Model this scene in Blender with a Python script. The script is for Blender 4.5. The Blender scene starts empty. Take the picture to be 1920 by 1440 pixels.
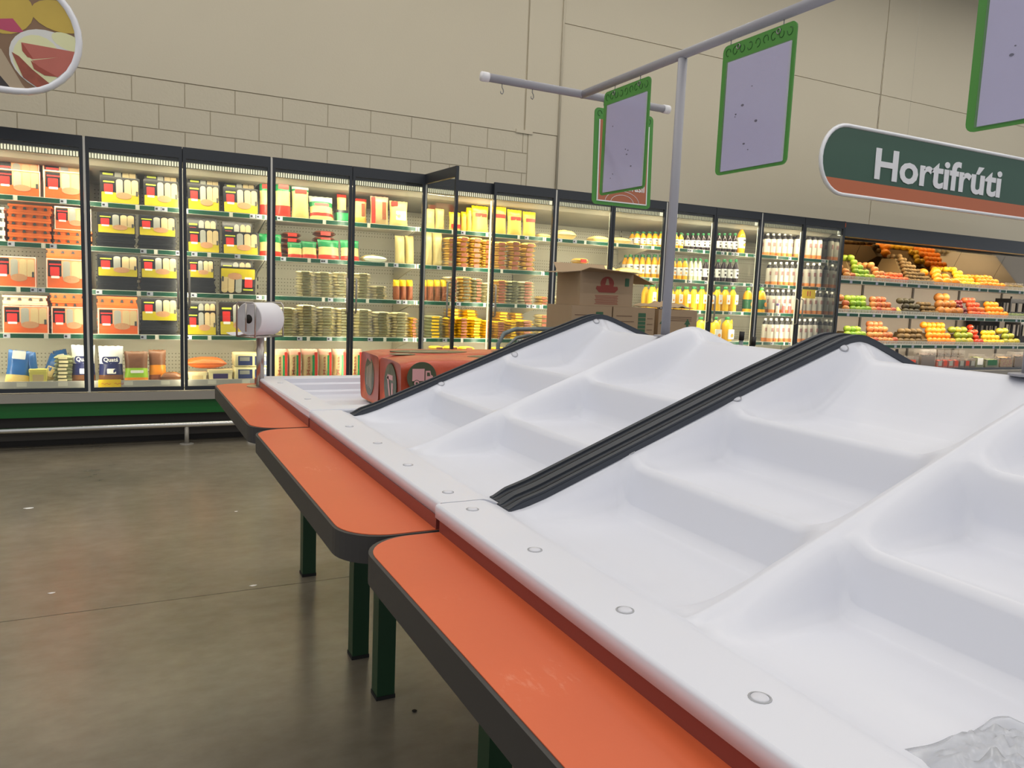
import bpy, bmesh, math, random
from mathutils import Vector, Matrix, noise
random.seed(7)
R = math.radians
scene = bpy.context.scene
col = scene.collection

# ------------------------------------------------------------------ camera
YAW, PIT, ROL, FPX, CAMH = 0.4697, 0.1173, 0.0413, 1441.5, 1.232
_f = Vector((math.sin(YAW)*math.cos(PIT), math.cos(YAW)*math.cos(PIT), -math.sin(PIT)))
_r = Vector((math.cos(YAW), -math.sin(YAW), 0)); _u = _r.cross(_f)
RIGHT = _r*math.cos(ROL) + _u*math.sin(ROL)
UP = -_r*math.sin(ROL) + _u*math.cos(ROL)
FWD = _f
EYE = Vector((0, 0, CAMH))
cam = bpy.data.cameras.new('camera'); camo = bpy.data.objects.new('camera', cam); col.objects.link(camo)
cam.sensor_fit = 'HORIZONTAL'; cam.sensor_width = 36; cam.lens = FPX*36/1920; cam.clip_start = .05
M = Matrix((RIGHT, UP, -FWD)).transposed().to_4x4(); M.translation = EYE
camo.matrix_world = M
scene.camera = camo

def at(px, py, axis, value):
    """point where the sight line of a photo pixel meets the plane axis = value"""
    d = FWD + RIGHT*((px-960)/FPX) - UP*((py-720)/FPX)
    return EYE + d*((value-EYE[axis])/d[axis])
def wx(px, Y, py=500):
    return at(px, py, 1, Y).x

# ------------------------------------------------------------------ world + exposure
w = bpy.data.worlds.new('store'); scene.world = w; w.use_nodes = True
bg = w.node_tree.nodes['Background']; bg.inputs[0].default_value = (.80, .82, .86, 1); bg.inputs[1].default_value = 0.62
vs = scene.view_settings
vs.view_transform = 'Standard'; vs.look = 'None'; vs.gamma = 1; vs.use_curve_mapping = False
vs.exposure = 0.06

# ------------------------------------------------------------------ helpers
def lin(c):
    return tuple((x/12.92 if x <= .04045 else ((x+.055)/1.055)**2.4) for x in (v/255 for v in c))
MATS = {}
def mat(name, rgb, rough=.5, metal=0, var=.05, scale=6, spec=.5, bump=0, bscale=40, emit=None, coat=0):
    """procedural principled material: base colour with a fine noise variation"""
    if name in MATS: return MATS[name]
    m = bpy.data.materials.new(name); m.use_nodes = True; nt = m.node_tree; b = nt.nodes['Principled BSDF']
    c = lin(rgb)
    b.inputs['Roughness'].default_value = rough; b.inputs['Metallic'].default_value = metal
    b.inputs['Specular IOR Level'].default_value = spec
    if coat: b.inputs['Coat Weight'].default_value = coat
    tc = nt.nodes.new('ShaderNodeTexCoord'); n = nt.nodes.new('ShaderNodeTexNoise')
    n.inputs['Scale'].default_value = scale; n.inputs['Detail'].default_value = 4
    nt.links.new(tc.outputs['Object'], n.inputs['Vector'])
    mx = nt.nodes.new('ShaderNodeMix'); mx.data_type = 'RGBA'
    mx.inputs[6].default_value = (*[max(0, x*(1-var)) for x in c], 1); mx.inputs[7].default_value = (*[min(1, x*(1+var)) for x in c], 1)
    nt.links.new(n.outputs['Fac'], mx.inputs[0]); nt.links.new(mx.outputs[2], b.inputs['Base Color'])
    if bump:
        n2 = nt.nodes.new('ShaderNodeTexNoise'); n2.inputs['Scale'].default_value = bscale; n2.inputs['Detail'].default_value = 5
        nt.links.new(tc.outputs['Object'], n2.inputs['Vector'])
        bp = nt.nodes.new('ShaderNodeBump'); bp.inputs['Strength'].default_value = bump; bp.inputs['Distance'].default_value = .01
        nt.links.new(n2.outputs['Fac'], bp.inputs['Height']); nt.links.new(bp.outputs['Normal'], b.inputs['Normal'])
    if emit:
        b.inputs['Emission Color'].default_value = (*lin(emit[0]), 1); b.inputs['Emission Strength'].default_value = emit[1]
    MATS[name] = m
    return m
def glassmat(name, rgb=(235, 245, 240), refl=1.0, dens=.06, rough=.0):
    """thin pane: mostly straight-through, Fresnel mirror on top"""
    if name in MATS: return MATS[name]
    m = bpy.data.materials.new(name); m.use_nodes = True; nt = m.node_tree
    for x in list(nt.nodes): nt.nodes.remove(x)
    out = nt.nodes.new('ShaderNodeOutputMaterial'); tr = nt.nodes.new('ShaderNodeBsdfTransparent'); gl = nt.nodes.new('ShaderNodeBsdfGlossy')
    df = nt.nodes.new('ShaderNodeBsdfDiffuse'); mx = nt.nodes.new('ShaderNodeMixShader'); mx2 = nt.nodes.new('ShaderNodeMixShader')
    fr = nt.nodes.new('ShaderNodeFresnel'); geo = nt.nodes.new('ShaderNodeNewGeometry'); mr = nt.nodes.new('ShaderNodeMapRange')
    mr.inputs[3].default_value = 1.45; mr.inputs[4].default_value = 1/1.45      # same mirror strength on either face of the thin pane
    nt.links.new(geo.outputs['Backfacing'], mr.inputs[0]); nt.links.new(mr.outputs[0], fr.inputs[0])
    mul = nt.nodes.new('ShaderNodeMath'); mul.operation = 'MULTIPLY'; mul.inputs[1].default_value = refl
    tr.inputs[0].default_value = (*lin(rgb), 1); gl.inputs['Roughness'].default_value = rough
    df.inputs[0].default_value = (*lin(rgb), 1)
    nt.links.new(fr.outputs[0], mul.inputs[0]); nt.links.new(mul.outputs[0], mx.inputs[0])
    mx2.inputs[0].default_value = dens
    nt.links.new(tr.outputs[0], mx2.inputs[1]); nt.links.new(df.outputs[0], mx2.inputs[2])
    nt.links.new(mx2.outputs[0], mx.inputs[1]); nt.links.new(gl.outputs[0], mx.inputs[2])
    nt.links.new(mx.outputs[0], out.inputs[0]); MATS[name] = m
    return m

class MB:
    """collects simple shapes, then becomes ONE mesh"""
    def __init__(s): s.v = []; s.f = []; s.m = []; s.cur = 0
    def add(s, vs, fs):
        o = len(s.v); s.v += [tuple(x) for x in vs]; s.f += [tuple(i+o for i in f) for f in fs]; s.m += [s.cur]*len(fs); return s
    def box(s, x0, x1, y0, y1, z0, z1):
        v = [(x, y, z) for z in (z0, z1) for y in (y0, y1) for x in (x0, x1)]
        return s.add(v, [(0,2,3,1),(4,5,7,6),(0,1,5,4),(2,6,7,3),(0,4,6,2),(1,3,7,5)])
    def prism(s, pts, a0, a1, axis=2):
        """extrude a closed outline (2D, CCW seen from +axis) between a0 and a1"""
        n = len(pts)
        def P(p, a): return {2: (p[0], p[1], a), 1: (p[0], a, p[1]), 0: (a, p[0], p[1])}[axis]
        v = [P(p, a0) for p in pts] + [P(p, a1) for p in pts]
        fs = [tuple(range(n))[::-1], tuple(range(n, 2*n))] + [(i, (i+1) % n, (i+1) % n+n, i+n) for i in range(n)]
        if axis == 1: fs = [f[::-1] for f in fs]
        return s.add(v, fs)
    def lathe(s, prof, n=12, c=(0, 0, 0), sx=1, sy=1, cap=True):
        v = []; fs = []
        for (r, z) in prof:
            for i in range(n):
                a = 2*math.pi*i/n; v.append((c[0]+r*sx*math.cos(a), c[1]+r*sy*math.sin(a), c[2]+z))
        for j in range(len(prof)-1):
            for i in range(n):
                k = (i+1) % n; fs.append((j*n+i, j*n+k, (j+1)*n+k, (j+1)*n+i))
        if cap:
            fs.append(tuple(range(n))[::-1]); fs.append(tuple(range((len(prof)-1)*n, len(prof)*n)))
        return s.add(v, fs)
    def tube(s, path, r, n=8, closed=False):
        path = [Vector(p) for p in path]; L = len(path); v = []; fs = []
        up = None
        for i, p in enumerate(path):
            a = path[(i-1) % L] if (i > 0 or closed) else p; b = path[(i+1) % L] if (i < L-1 or closed) else p
            t = (b-a).normalized()
            if up is None:
                up = Vector((0, 0, 1)) if abs(t.z) < .9 else Vector((1, 0, 0))
            x = t.cross(up).normalized(); y = x.cross(t).normalized(); up = y
            for k in range(n):
                q = 2*math.pi*k/n; v.append(p + x*(r*math.cos(q)) + y*(r*math.sin(q)))
        for i in range(L if closed else L-1):
            j = (i+1) % L
            for k in range(n):
                l = (k+1) % n; fs.append((i*n+k, i*n+l, j*n+l, j*n+k))
        if not closed: fs += [tuple(range(n))[::-1], tuple(range((L-1)*n, L*n))]
        return s.add(v, fs)
    def grid(s, fn, nu, nv):
        v = [fn(i/nu, j/nv) for j in range(nv+1) for i in range(nu+1)]
        fs = [(j*(nu+1)+i, j*(nu+1)+i+1, (j+1)*(nu+1)+i+1, (j+1)*(nu+1)+i) for j in range(nv) for i in range(nu)]
        return s.add(v, fs)
    def sub(s, k): s.cur = k; return s
    def mesh(s, name, mats, smooth=False):
        me = bpy.data.meshes.new(name); me.from_pydata(s.v, [], s.f)
        for m in (mats if isinstance(mats, (list, tuple)) else [mats]): me.materials.append(m)
        me.polygons.foreach_set('material_index', s.m)
        if smooth: me.polygons.foreach_set('use_smooth', [True]*len(s.f))
        me.update(); return me
    def build(s, name, mats, parent=None, loc=(0,0,0), rot=(0,0,0), smooth=False):
        return obj(name, s.mesh(name, mats, smooth), parent, loc, rot)
def obj(name, mesh, parent=None, loc=(0,0,0), rot=(0,0,0), scale=(1,1,1)):
    o = bpy.data.objects.new(name, mesh); col.objects.link(o)
    if parent: o.parent = parent
    o.location = loc; o.rotation_euler = rot; o.scale = scale
    return o
def tag(o, label, cat, group=None, kind=None):
    o['label'] = label; o['category'] = cat
    if group: o['group'] = group
    if kind: o['kind'] = kind
    return o
def thing(name, label, cat, loc=(0,0,0), rot=(0,0,0), group=None):
    o = bpy.data.objects.new(name, None); col.objects.link(o); o.empty_display_size = .05
    o.location = loc; o.rotation_euler = rot if isinstance(rot, (tuple, list)) else (0, 0, rot)
    return tag(o, label, cat, group)
def struct(o):
    o['kind'] = 'structure'; return o
def rbox(name, w, d, h, r, mats, seg=2, z0=True):
    """rounded box mesh, base at z = 0"""
    bm = bmesh.new(); bmesh.ops.create_cube(bm, size=1)
    for v in bm.verts: v.co = Vector((v.co.x*w, v.co.y*d, v.co.z*h + (h/2 if z0 else 0)))
    bmesh.ops.bevel(bm, geom=bm.edges[:], offset=r, segments=seg, profile=.5, affect='EDGES')
    me = bpy.data.meshes.new(name); bm.to_mesh(me); bm.free()
    for m in (mats if isinstance(mats, (list, tuple)) else [mats]): me.materials.append(m)
    me.polygons.foreach_set('use_smooth', [True]*len(me.polygons))
    return me
def text_mesh(txt, m, width=None, height=None, depth=.001, bold=.0):
    """lettering as a mesh in the XZ plane facing -Y, centred"""
    cu = bpy.data.curves.new('lettering', 'FONT'); cu.body = txt; cu.size = 1; cu.extrude = .01; cu.offset = bold; cu.resolution_u = 3
    o = bpy.data.objects.new('lettering', cu); col.objects.link(o)
    dg = bpy.context.evaluated_depsgraph_get(); dg.update()
    me = bpy.data.meshes.new_from_object(o.evaluated_get(dg)); bpy.data.objects.remove(o)
    xs = [v.co.x for v in me.vertices]; ys = [v.co.y for v in me.vertices]
    x0, x1, y0, y1 = min(xs), max(xs), min(ys), max(ys)
    sx = width/(x1-x0) if width else height/(y1-y0); sy = height/(y1-y0) if height else sx
    for v in me.vertices:
        x, y, z = v.co; v.co = ((x-(x0+x1)/2)*sx, -z/.01*depth, (y-(y0+y1)/2)*sy)
    me.materials.clear(); me.materials.append(m); return me
def disc(n=20, r=1, rx=None):
    return [((rx or r)*math.cos(2*math.pi*i/n), r*math.sin(2*math.pi*i/n)) for i in range(n)]
def rrect(x0, x1, y0, y1, r, n=4):
    """rounded rectangle outline, CCW"""
    out = []
    for cx, cy, a0 in ((x1-r, y0+r, -90), (x1-r, y1-r, 0), (x0+r, y1-r, 90), (x0+r, y0+r, 180)):
        for i in range(n+1):
            a = R(a0 + 90*i/n); out.append((cx+r*math.cos(a), cy+r*math.sin(a)))
    return out
def plate(name, outline, y0, y1, m, parent, loc=(0,0,0), rot=(0,0,0)):
    """flat piece in the XZ plane between depths y0 and y1"""
    return MB().prism(outline, y0, y1, 1).build(name, m, parent, loc, rot)

def area_light(name, parent, loc, rot, sx, sy, power, rgb=(255, 244, 225)):
    l = bpy.data.lights.new(name, 'AREA'); l.shape = 'RECTANGLE'; l.size = sx; l.size_y = sy; l.energy = power; l.color = lin(rgb)
    o = bpy.data.objects.new(name, l); col.objects.link(o); o.parent = parent; o.location = loc; o.rotation_euler = rot
    return o

# ------------------------------------------------------------------ store luminaires (hung under the ceiling, above the frame)
M_house = mat('luminaire_white', (225, 225, 222), .5)
LZ = 5.5
def luminaire(x, y, power):
    t = thing('ceiling_light', 'long white strip light hanging over the sales floor, above the view', 'lamp', (x, y, LZ), group='strip lights over the sales floor')
    MB().box(-1.25, 1.25, -.1, .1, .01, .07).build('housing', M_house, t)
    MB().tube([(-1, 0, .07), (-1, 0, .70)], .004, 6).build('hanger', M_house, t)
    MB().tube([(1, 0, .07), (1, 0, .70)], .004, 6).build('hanger', M_house, t)
    area_light('tube_light', t, (0, 0, 0), (0, 0, 0), 2.4, .18, power, (255, 250, 242))
LUM = 27
for iy, y in enumerate((-4.5, -1.9, .7, 3.3, 5.3)):
    for x in (-4.4, -1.2, 2.0, 5.2, 8.4, 11.6):
        luminaire(x, y, LUM)

# ------------------------------------------------------------------ setting: floor, walls, ceiling
def floor_material():
    m = bpy.data.materials.new('polished_concrete'); m.use_nodes = True; nt = m.node_tree; b = nt.nodes['Principled BSDF']
    tc = nt.nodes.new('ShaderNodeTexCoord')
    def nz(scale, det, sx=1, sy=1):
        mp = nt.nodes.new('ShaderNodeMapping'); mp.inputs['Scale'].default_value = (sx, sy, 1); nt.links.new(tc.outputs['Object'], mp.inputs[0])
        n = nt.nodes.new('ShaderNodeTexNoise'); n.inputs['Scale'].default_value = scale; n.inputs['Detail'].default_value = det; n.inputs['Roughness'].default_value = .62
        nt.links.new(mp.outputs[0], n.inputs['Vector']); return n
    n1 = nz(1.6, 6); n2 = nz(9, 8, 1, 1.6); n3 = nz(46, 3)
    cr = nt.nodes.new('ShaderNodeValToRGB'); e = cr.color_ramp.elements
    e[0].position = .3; e[0].color = (*lin((112, 106, 94)), 1); e[1].position = .7; e[1].color = (*lin((132, 124, 110)), 1)
    nt.links.new(n1.outputs['Fac'], cr.inputs[0])
    cr2 = nt.nodes.new('ShaderNodeValToRGB'); e = cr2.color_ramp.elements
    e[0].position = .32; e[0].color = (*lin((228, 226, 220)), 1); e[1].position = .72; e[1].color = (1, 1, 1, 1)
    nt.links.new(n2.outputs['Fac'], cr2.inputs[0])
    mx = nt.nodes.new('ShaderNodeMix'); mx.data_type = 'RGBA'; mx.blend_type = 'MULTIPLY'; mx.inputs[0].default_value = .75
    nt.links.new(cr.outputs[0], mx.inputs[6]); nt.links.new(cr2.outputs[0], mx.inputs[7])
    nt.links.new(mx.outputs[2], b.inputs['Base Color'])
    rr = nt.nodes.new('ShaderNodeMapRange'); rr.inputs[3].default_value = .20; rr.inputs[4].default_value = .30
    nt.links.new(n1.outputs['Fac'], rr.inputs[0]); nt.links.new(rr.outputs[0], b.inputs['Roughness'])
    bp = nt.nodes.new('ShaderNodeBump'); bp.inputs['Strength'].default_value = .006; bp.inputs['Distance'].default_value = .01
    nt.links.new(n3.outputs['Fac'], bp.inputs['Height']); nt.links.new(bp.outputs[0], b.inputs['Normal'])
    b.inputs['Specular IOR Level'].default_value = .5
    return m
M_floor = floor_material()
M_joint = mat('joint_filler', (98, 92, 82), .7)
fl = struct(MB().box(-8, 16, -8, 7.6, -.12, -.004).build('floor', M_joint))
# cast slabs parted by saw-cut joints
ys = [-8, -3.0, 0.06, 3.125, 7.6]; xs = [-8, -2.6, .4+3.1, 8.6, 16]
k = 0
for j in range(4):
    for i in range(4):
        MB().box(xs[i]+.002, xs[i+1]-.002, ys[j]+.002, ys[j+1]-.002, -.012, 0).build('slab', M_floor, fl)
# tiny litter on the floor
M_paper = mat('paper_white', (232, 232, 234), .7)
M_wall = mat('wall_paint', (200, 192, 171), .62, var=.03, scale=1.3, bump=.08, bscale=70)
M_wallb = mat('block_paint', (198, 190, 169), .66, var=.035, scale=3, bump=.2, bscale=45)
M_wallj = mat('joint_paint', (186, 177, 155), .8)
WY = 7.25
wb = struct(MB().box(-8, 16, WY, WY+.2, 0, 6.2).build('wall_back', M_wallj))
sc_ = WY/7.0
ZB = 2.866          # top of the blockwork
# painted concrete blocks
bl_mesh = MB().box(.004, .396, -.006, .01, .004, .196).mesh('block', M_wallb)
zt = ZB
for c in range(6):
    zt -= .2
    off = .0 if c % 2 == 0 else .2
    x = -2.02 - off
    x0 = -.314 + off
    n0 = int((x0+2.4)/.4)
    x = x0 - n0*.4
    while x + .4 < 3.74:
        obj('block', bl_mesh, wb, (x, WY, zt)); x += .4
    if 3.74 - x > .05:
        MB().box(.004, 3.736-x, -.006, .01, .004, .196).build('block', M_wallb, wb, (x, WY, zt))
def panel(x0, x1, z0, z1, y=0):
    MB().box(x0+.004, x1-.004, WY-.009-y, WY+.01, z0+.004, z1-.004).build('panel', M_wall, wb)
panel(-8, 3.69, ZB, 6.2)
panel(-8, -2.0, 0, ZB-.002)
panel(3.70, 4.09, 2.885, 6.2, .004)     # smooth column strip
panel(3.745, 4.09, 0, 2.885)
# raised ledge at the foot of the column strip
MB().box(3.60, 3.79, WY-.02, WY+.004, ZB-.004, ZB+.03).build('ledge', M_wall, wb)
panel(4.10, 8.93, 0, 4.02); panel(4.10, 8.93, 4.02, 6.2); panel(8.935, 16, 0, 4.02); panel(8.935, 16, 4.02, 6.2)
# conduit down the column
MB().tube([(4.095, WY-.02, 2.3), (4.095, WY-.02, 6.2)], .012, 8).build('conduit', M_wall, wb, smooth=True)
M_crack = mat('crack', (96, 84, 66), .9)
# hairline crack above the department sign
pts = []
z = 3.55
while z < 4.85:
    pts.append((8.915 + .012*noise.noise(Vector((z*9, 1, 0))), WY-.0095, z)); z += .045
mb = MB()
for i in range(len(pts)-1):
    a, b = pts[i], pts[i+1]; wd = .0035*(1.35-(a[2]-3.5)/1.4) + .004*max(0, noise.noise(Vector((a[2]*13, 3, 1))))
    mb.add([(a[0]-wd, a[1], a[2]), (a[0]+wd, a[1], a[2]), (b[0]+wd, b[1], b[2]), (b[0]-wd, b[1], b[2])], [(0, 1, 2, 3)])
mb.build('crack', M_crack, wb)
M_ceil = mat('ceiling_white', (206, 204, 198), .8)
struct(MB().box(-8, 16, -8, 7.45, 6.2, 6.35).build('ceiling', M_ceil))
# ------------------------------------------------------------------ produce tables
M_orange = mat('laminate_orange', (207, 98, 58), .42, var=.06, scale=5, bump=.02, bscale=60)
def scuffed(m):
    """pale dry scuffs rubbed into the laminate"""
    nt = m.node_tree; b = nt.nodes['Principled BSDF']; src = b.inputs['Base Color'].links[0].from_socket
    tc = nt.nodes.new('ShaderNodeTexCoord'); mp = nt.nodes.new('ShaderNodeMapping'); mp.inputs['Scale'].default_value = (2.6, 1, 1); nt.links.new(tc.outputs['Object'], mp.inputs[0])
    n1 = nt.nodes.new('ShaderNodeTexNoise'); n1.inputs['Scale'].default_value = 5; n1.inputs['Detail'].default_value = 2; nt.links.new(tc.outputs['Object'], n1.inputs['Vector'])
    n2 = nt.nodes.new('ShaderNodeTexNoise'); n2.inputs['Scale'].default_value = 55; n2.inputs['Detail'].default_value = 6; nt.links.new(mp.outputs[0], n2.inputs['Vector'])
    def ramp(n, a, c):
        r = nt.nodes.new('ShaderNodeMapRange'); r.inputs[1].default_value = a; r.inputs[2].default_value = c; nt.links.new(n.outputs['Fac'], r.inputs[0]); return r
    a, c = ramp(n1, .60, .70), ramp(n2, .56, .70)
    mu = nt.nodes.new('ShaderNodeMath'); mu.operation = 'MULTIPLY'; nt.links.new(a.outputs[0], mu.inputs[0]); nt.links.new(c.outputs[0], mu.inputs[1])
    m2 = nt.nodes.new('ShaderNodeMath'); m2.operation = 'MULTIPLY'; m2.inputs[1].default_value = .45; nt.links.new(mu.outputs[0], m2.inputs[0])
    mx = nt.nodes.new('ShaderNodeMix'); mx.data_type = 'RGBA'; nt.links.new(m2.outputs[0], mx.inputs[0]); nt.links.new(src, mx.inputs[6]); mx.inputs[7].default_value = (*lin((236, 170, 144)), 1)
    nt.links.new(mx.outputs[2], b.inputs['Base Color'])
scuffed(M_orange)
M_fascia = mat('fascia_shaded', (132, 62, 54), .45)  # orange fascia with the shade under the rim put into its colour
M_edge = mat('edge_dark', (52, 50, 50), .5, var=.12, scale=9)
M_green = mat('steel_green', (22, 58, 34), .42, var=.15, scale=8)
M_foot = mat('foot_black', (18, 18, 18), .7)
M_tray = mat('tray_white', (216, 219, 230), .38, var=.012, scale=3, spec=.4)
M_strip = mat('rubber_strip', (50, 55, 64), .5, var=.08)
M_strip2 = mat('rubber_groove', (28, 31, 38), .6)
M_screw = mat('screw_cap', (206, 208, 218), .4)
M_screwd = mat('screw_ring', (168, 170, 176), .5)
XC = 1.455
def mirror(pts): return [(2*XC-x, y) for x, y in pts][::-1]
ZO = .813
def table(y0, y1, xo, label, tilt=0):
    t = thing('produce_table', label, 'table', (0, y0, 0), group='green legged produce tables')
    L = y1-y0
    r = .085
    def outline(ins=0):
        p = [(.53, 0+ins*.0)]
        p = [(.53, 0)]
        for i in range(9):                       # far outer corner
            pass
        out = []
        a = [(.53, ins), (.53, L-ins)]
        out.append((.53, ins)); out.append((.53, L-ins))
        for i in range(10):
            q = R(90+90*i/9); out.append((xo+ins+r + (r)*math.cos(q), L-ins-r + r*math.sin(q)))
        for i in range(10):
            q = R(180+90*i/9); out.append((xo+ins+r + r*math.cos(q), ins+r + r*math.sin(q)))
        return out
    top = outline(.006); rim = outline(0)
    for side in (0, 1):
        f = (lambda p: p) if side == 0 else mirror
        MB().prism(f(top), ZO-.02, ZO, 2).build('shelf_board', M_orange, t)
        MB().prism(f(rim), ZO-.05, ZO-.0012, 2).build('edge_trim', M_edge, t)
        fx = (.486, .53) if side == 0 else (2*XC-.53, 2*XC-.486)
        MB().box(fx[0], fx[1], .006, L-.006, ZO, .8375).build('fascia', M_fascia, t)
    # legs and frame
    for lx in (.66, 2*XC-.715):
        for ly in (.11, L-.165):
            lg = MB().box(lx, lx+.055, ly, ly+.055, .012, .74).build('leg', M_green, t)
            MB().box(lx-.002, lx+.057, ly-.002, ly+.057, 0, .012).build('foot', M_foot, lg)
    fr = MB()
    for ly in (.11, L-.165): fr.box(.36, 2*XC-.36, ly, ly+.055, .74, .763)
    for lx in (.66, 2*XC-.715): fr.box(lx, lx+.055, .165, L-.165, .742, .763)
    fr.build('frame', M_green, t)
    return t
SEAM = [3.33, 2.277, 1.223, .17]
table(SEAM[1]+.002, 3.352, .322, 'orange shelved produce table farthest away, carrying the paper roll and a flat tray')
table(SEAM[2]+.002, SEAM[1]-.002, .322, 'middle orange shelved produce table between the flat tray and the nearest table')
table(SEAM[3]+.002, SEAM[2]-.002, .340, 'nearest orange shelved produce table running out of the bottom of view')

def interp(p, x):
    if x <= p[0][0]: return p[0][1]
    for (a, b), (c, d) in zip(p, p[1:]):
        if x <= c: return b + (d-b)*(x-a)/(c-a)
    return p[-1][1]
def sm(t): t = max(0, min(1, t)); return t*t*(3-2*t)
S_P = [(.485, .862), (.575, .862), (.592, .851), (.605, .848), (.64, .857), (.674, .868), (.91, .961), (1.178, 1.066), (1.40, 1.147), (1.43, 1.156), (1.455, 1.159)]
G_P = [(.485, .862), (.575, .862), (.585, .856), (.60, .846), (.63, .837), (.67, .834), (.78, .836), (.81, .840), (.824, .852), (.836, .886), (.846, .916), (.853, .924), (.862, .924),
       (.874, .917), (.895, .9105), (1.02, .913), (1.048, .918), (1.062, .932), (1.074, .975), (1.083, 1.004), (1.091, 1.013), (1.10, 1.0125), (1.115, 1.003), (1.14, .997),
       (1.25, 1.0), (1.29, 1.008), (1.33, 1.032), (1.40, 1.088), (1.43, 1.110), (1.445, 1.119), (1.455, 1.121)]
XS = sorted(set([round(x, 4) for x, _ in S_P+G_P] + [.485+i*.02 for i in range(49) if .485+i*.02 < 1.455]))
def zs(x): return interp(S_P, x if x <= XC else 2*XC-x)
def zg(x): return interp(G_P, x if x <= XC else 2*XC-x)
def soft(fn, x, w):
    return (fn(x-w)+2*fn(x-w/2)+2*fn(x)+2*fn(x+w/2)+fn(x+w))/8
XALL = XS + [2*XC-x for x in XS[-2::-1]]
SURF = {}
def tray_gable(y0, y1, x_off, label, strips):
    t = thing('produce_tray', label, 'tray', (x_off, 0, .0), group='white gabled produce trays')
    L = y1-y0; H = L/2
    # sample rows across the two columns
    half = []
    for q in (0, .006, .012, .018, .026, .034, .044, .054, .066, .08, .10, .14, .19, H/2): half.append(q)
    half = half + [H-q for q in half[-2::-1]]
    rows = [y0+q for q in half] + [y0+H+q for q in half[1:]]
    mb = MB(); n = len(XALL)
    vs = []
    def surf(x, y):
        q = y-y0; d = min(q % H if q < L-1e-6 else 0, H - (q % H) if q < L-1e-6 else 0)
        flat = .014 if not (q < H/2 or q > L-H/2) else .05
        w = sm((d-flat*.8)/.050)
        a, b = soft(zs, x, .012), soft(zg, x, .006)
        if x < .575 or x > 2*XC-.575: a = b = .862
        # ridge rounding
        rr = 0 if flat == .05 else -.006*sm(d/.014)
        z = a + rr*(1-w)*(1 if .6 < x < 2*XC-.6 else 0)
        return z + (b - z)*w
    SURF[label] = surf
    for y in rows:
        for x in XALL: vs.append((x, y, surf(x, y)))
    fs = [(j*n+i, j*n+i+1, (j+1)*n+i+1, (j+1)*n+i) for j in range(len(rows)-1) for i in range(n-1)]
    mb.add(vs, fs)
    # turned-down lips and end walls
    for xx, s in ((XALL[0], -1), (XALL[-1], 1)):
        o = len(mb.v); m = len(rows); vv = []; ff = []
        prof = [(0, .862), (.0035, .8605), (.005, .857), (.005, .838), (.012*-1, .838)]
        for (dx, z) in prof:
            for y in rows: vv.append((xx+s*dx, y, z))
        for k in range(len(prof)-1):
            for j in range(m-1):
                q = (k*m+j, k*m+j+1, (k+1)*m+j+1, (k+1)*m+j); ff.append(q if s > 0 else q[::-1])
        mb.add(vv, ff)
    for row, flip in ((0, False), (len(rows)-1, True)):
        y = rows[row]; vv = [(x, y, vs[row*n+i][2]) for i, x in enumerate(XALL)] + [(x, y, .838) for x in XALL]
        ff = [(i, n+i, n+i+1, i+1) for i in range(n-1)]
        if flip: ff = [f[::-1] for f in ff]
        mb.add(vv, ff)
    mb.build('tray_body', M_tray, t, smooth=True)
    # dark rubber profiles along the gable ends
    xs_ = [x for x in XALL if .594 <= x <= 2*XC-.594]
    def profile(ya, yb, up, down, m, nm, par):
        mbp = MB(); q = len(xs_); vv = []
        for yy, dz in ((ya, down), (ya, up), (yb, up), (yb, down)):
            for x in xs_: vv.append((x, yy, soft(zs, x, .012)+(dz if dz < 0 else dz*sm((min(x, 2*XC-x)-.585)/.05))))
        ff = []
        for k in range(3):
            for i in range(q-1): ff.append((k*q+i, k*q+i+1, (k+1)*q+i+1, (k+1)*q+i))
        ff = [f[::-1] for f in ff] if False else ff
        ff += [(0, q, 2*q, 3*q), (q-1, 4*q-1, 3*q-1, 2*q-1)]
        ff += [(i+1, i, 3*q+i, 3*q+i+1) for i in range(q-1)]
        mbp.add(vv, ff); return mbp.build(nm, m, par, smooth=False)
    for at_near in strips:
        ya, yb = (y0-.0015, y0+.046) if at_near else (y1-.046, y1+.0015)
        s = profile(ya, yb, .010, -.001, M_strip, 'edge_strip', t)
        inner = (yb-.012, yb-.002) if at_near else (ya+.002, ya+.012)
        profile(inner[0], inner[1], .0145, .008, M_strip, 'bead', s)
        outer = (ya+.002, ya+.012) if at_near else (yb-.012, yb-.002)
        profile(outer[0], outer[1], .0145, .008, M_strip, 'bead', s)
        mid = (ya+.021, ya+.027)
        profile(mid[0], mid[1], .0112, .008, M_strip2, 'groove', s)
    return t
scr = MB().lathe([(.0, -.001), (.0092, -.001), (.0092, .0006), (.0078, .0018), (.003, .0026), (.0, .0028)], 14, cap=False)
scr_me = scr.mesh('screw', M_screw, True)
rng_me = MB().lathe([(.0096, -.001), (.0112, -.001), (.0112, .0008), (.0096, .0008)], 16, cap=False).mesh('washer', M_screwd, True)
def screw(parent, x, y, z, rot=(0, 0, 0)):
    s = obj('screw', scr_me, parent, (x, y, z), rot); obj('washer', rng_me, s); return s
tB = tray_gable(SEAM[2]+.002, SEAM[1]-.002, .008, 'empty white gabled tray on the middle table, dark strips on both its gable ends', (True, False))
tC = tray_gable(SEAM[3]+.002, SEAM[2]-.002, 0, 'empty white gabled tray nearest the camera, with crumpled clear plastic lying in it', (True, False))
for px_, py_ in ((655, 799), (708, 830), (765, 871), (840, 922)):
    p = at(px_, py_, 2, .863); screw(tB, p.x-.008, p.y, .862)
for px_, py_ in ((886, 954), (1003, 1030), (1172, 1143), (1425, 1307)):
    p = at(px_, py_, 2, .863); screw(tC, p.x, p.y, .862)
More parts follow.
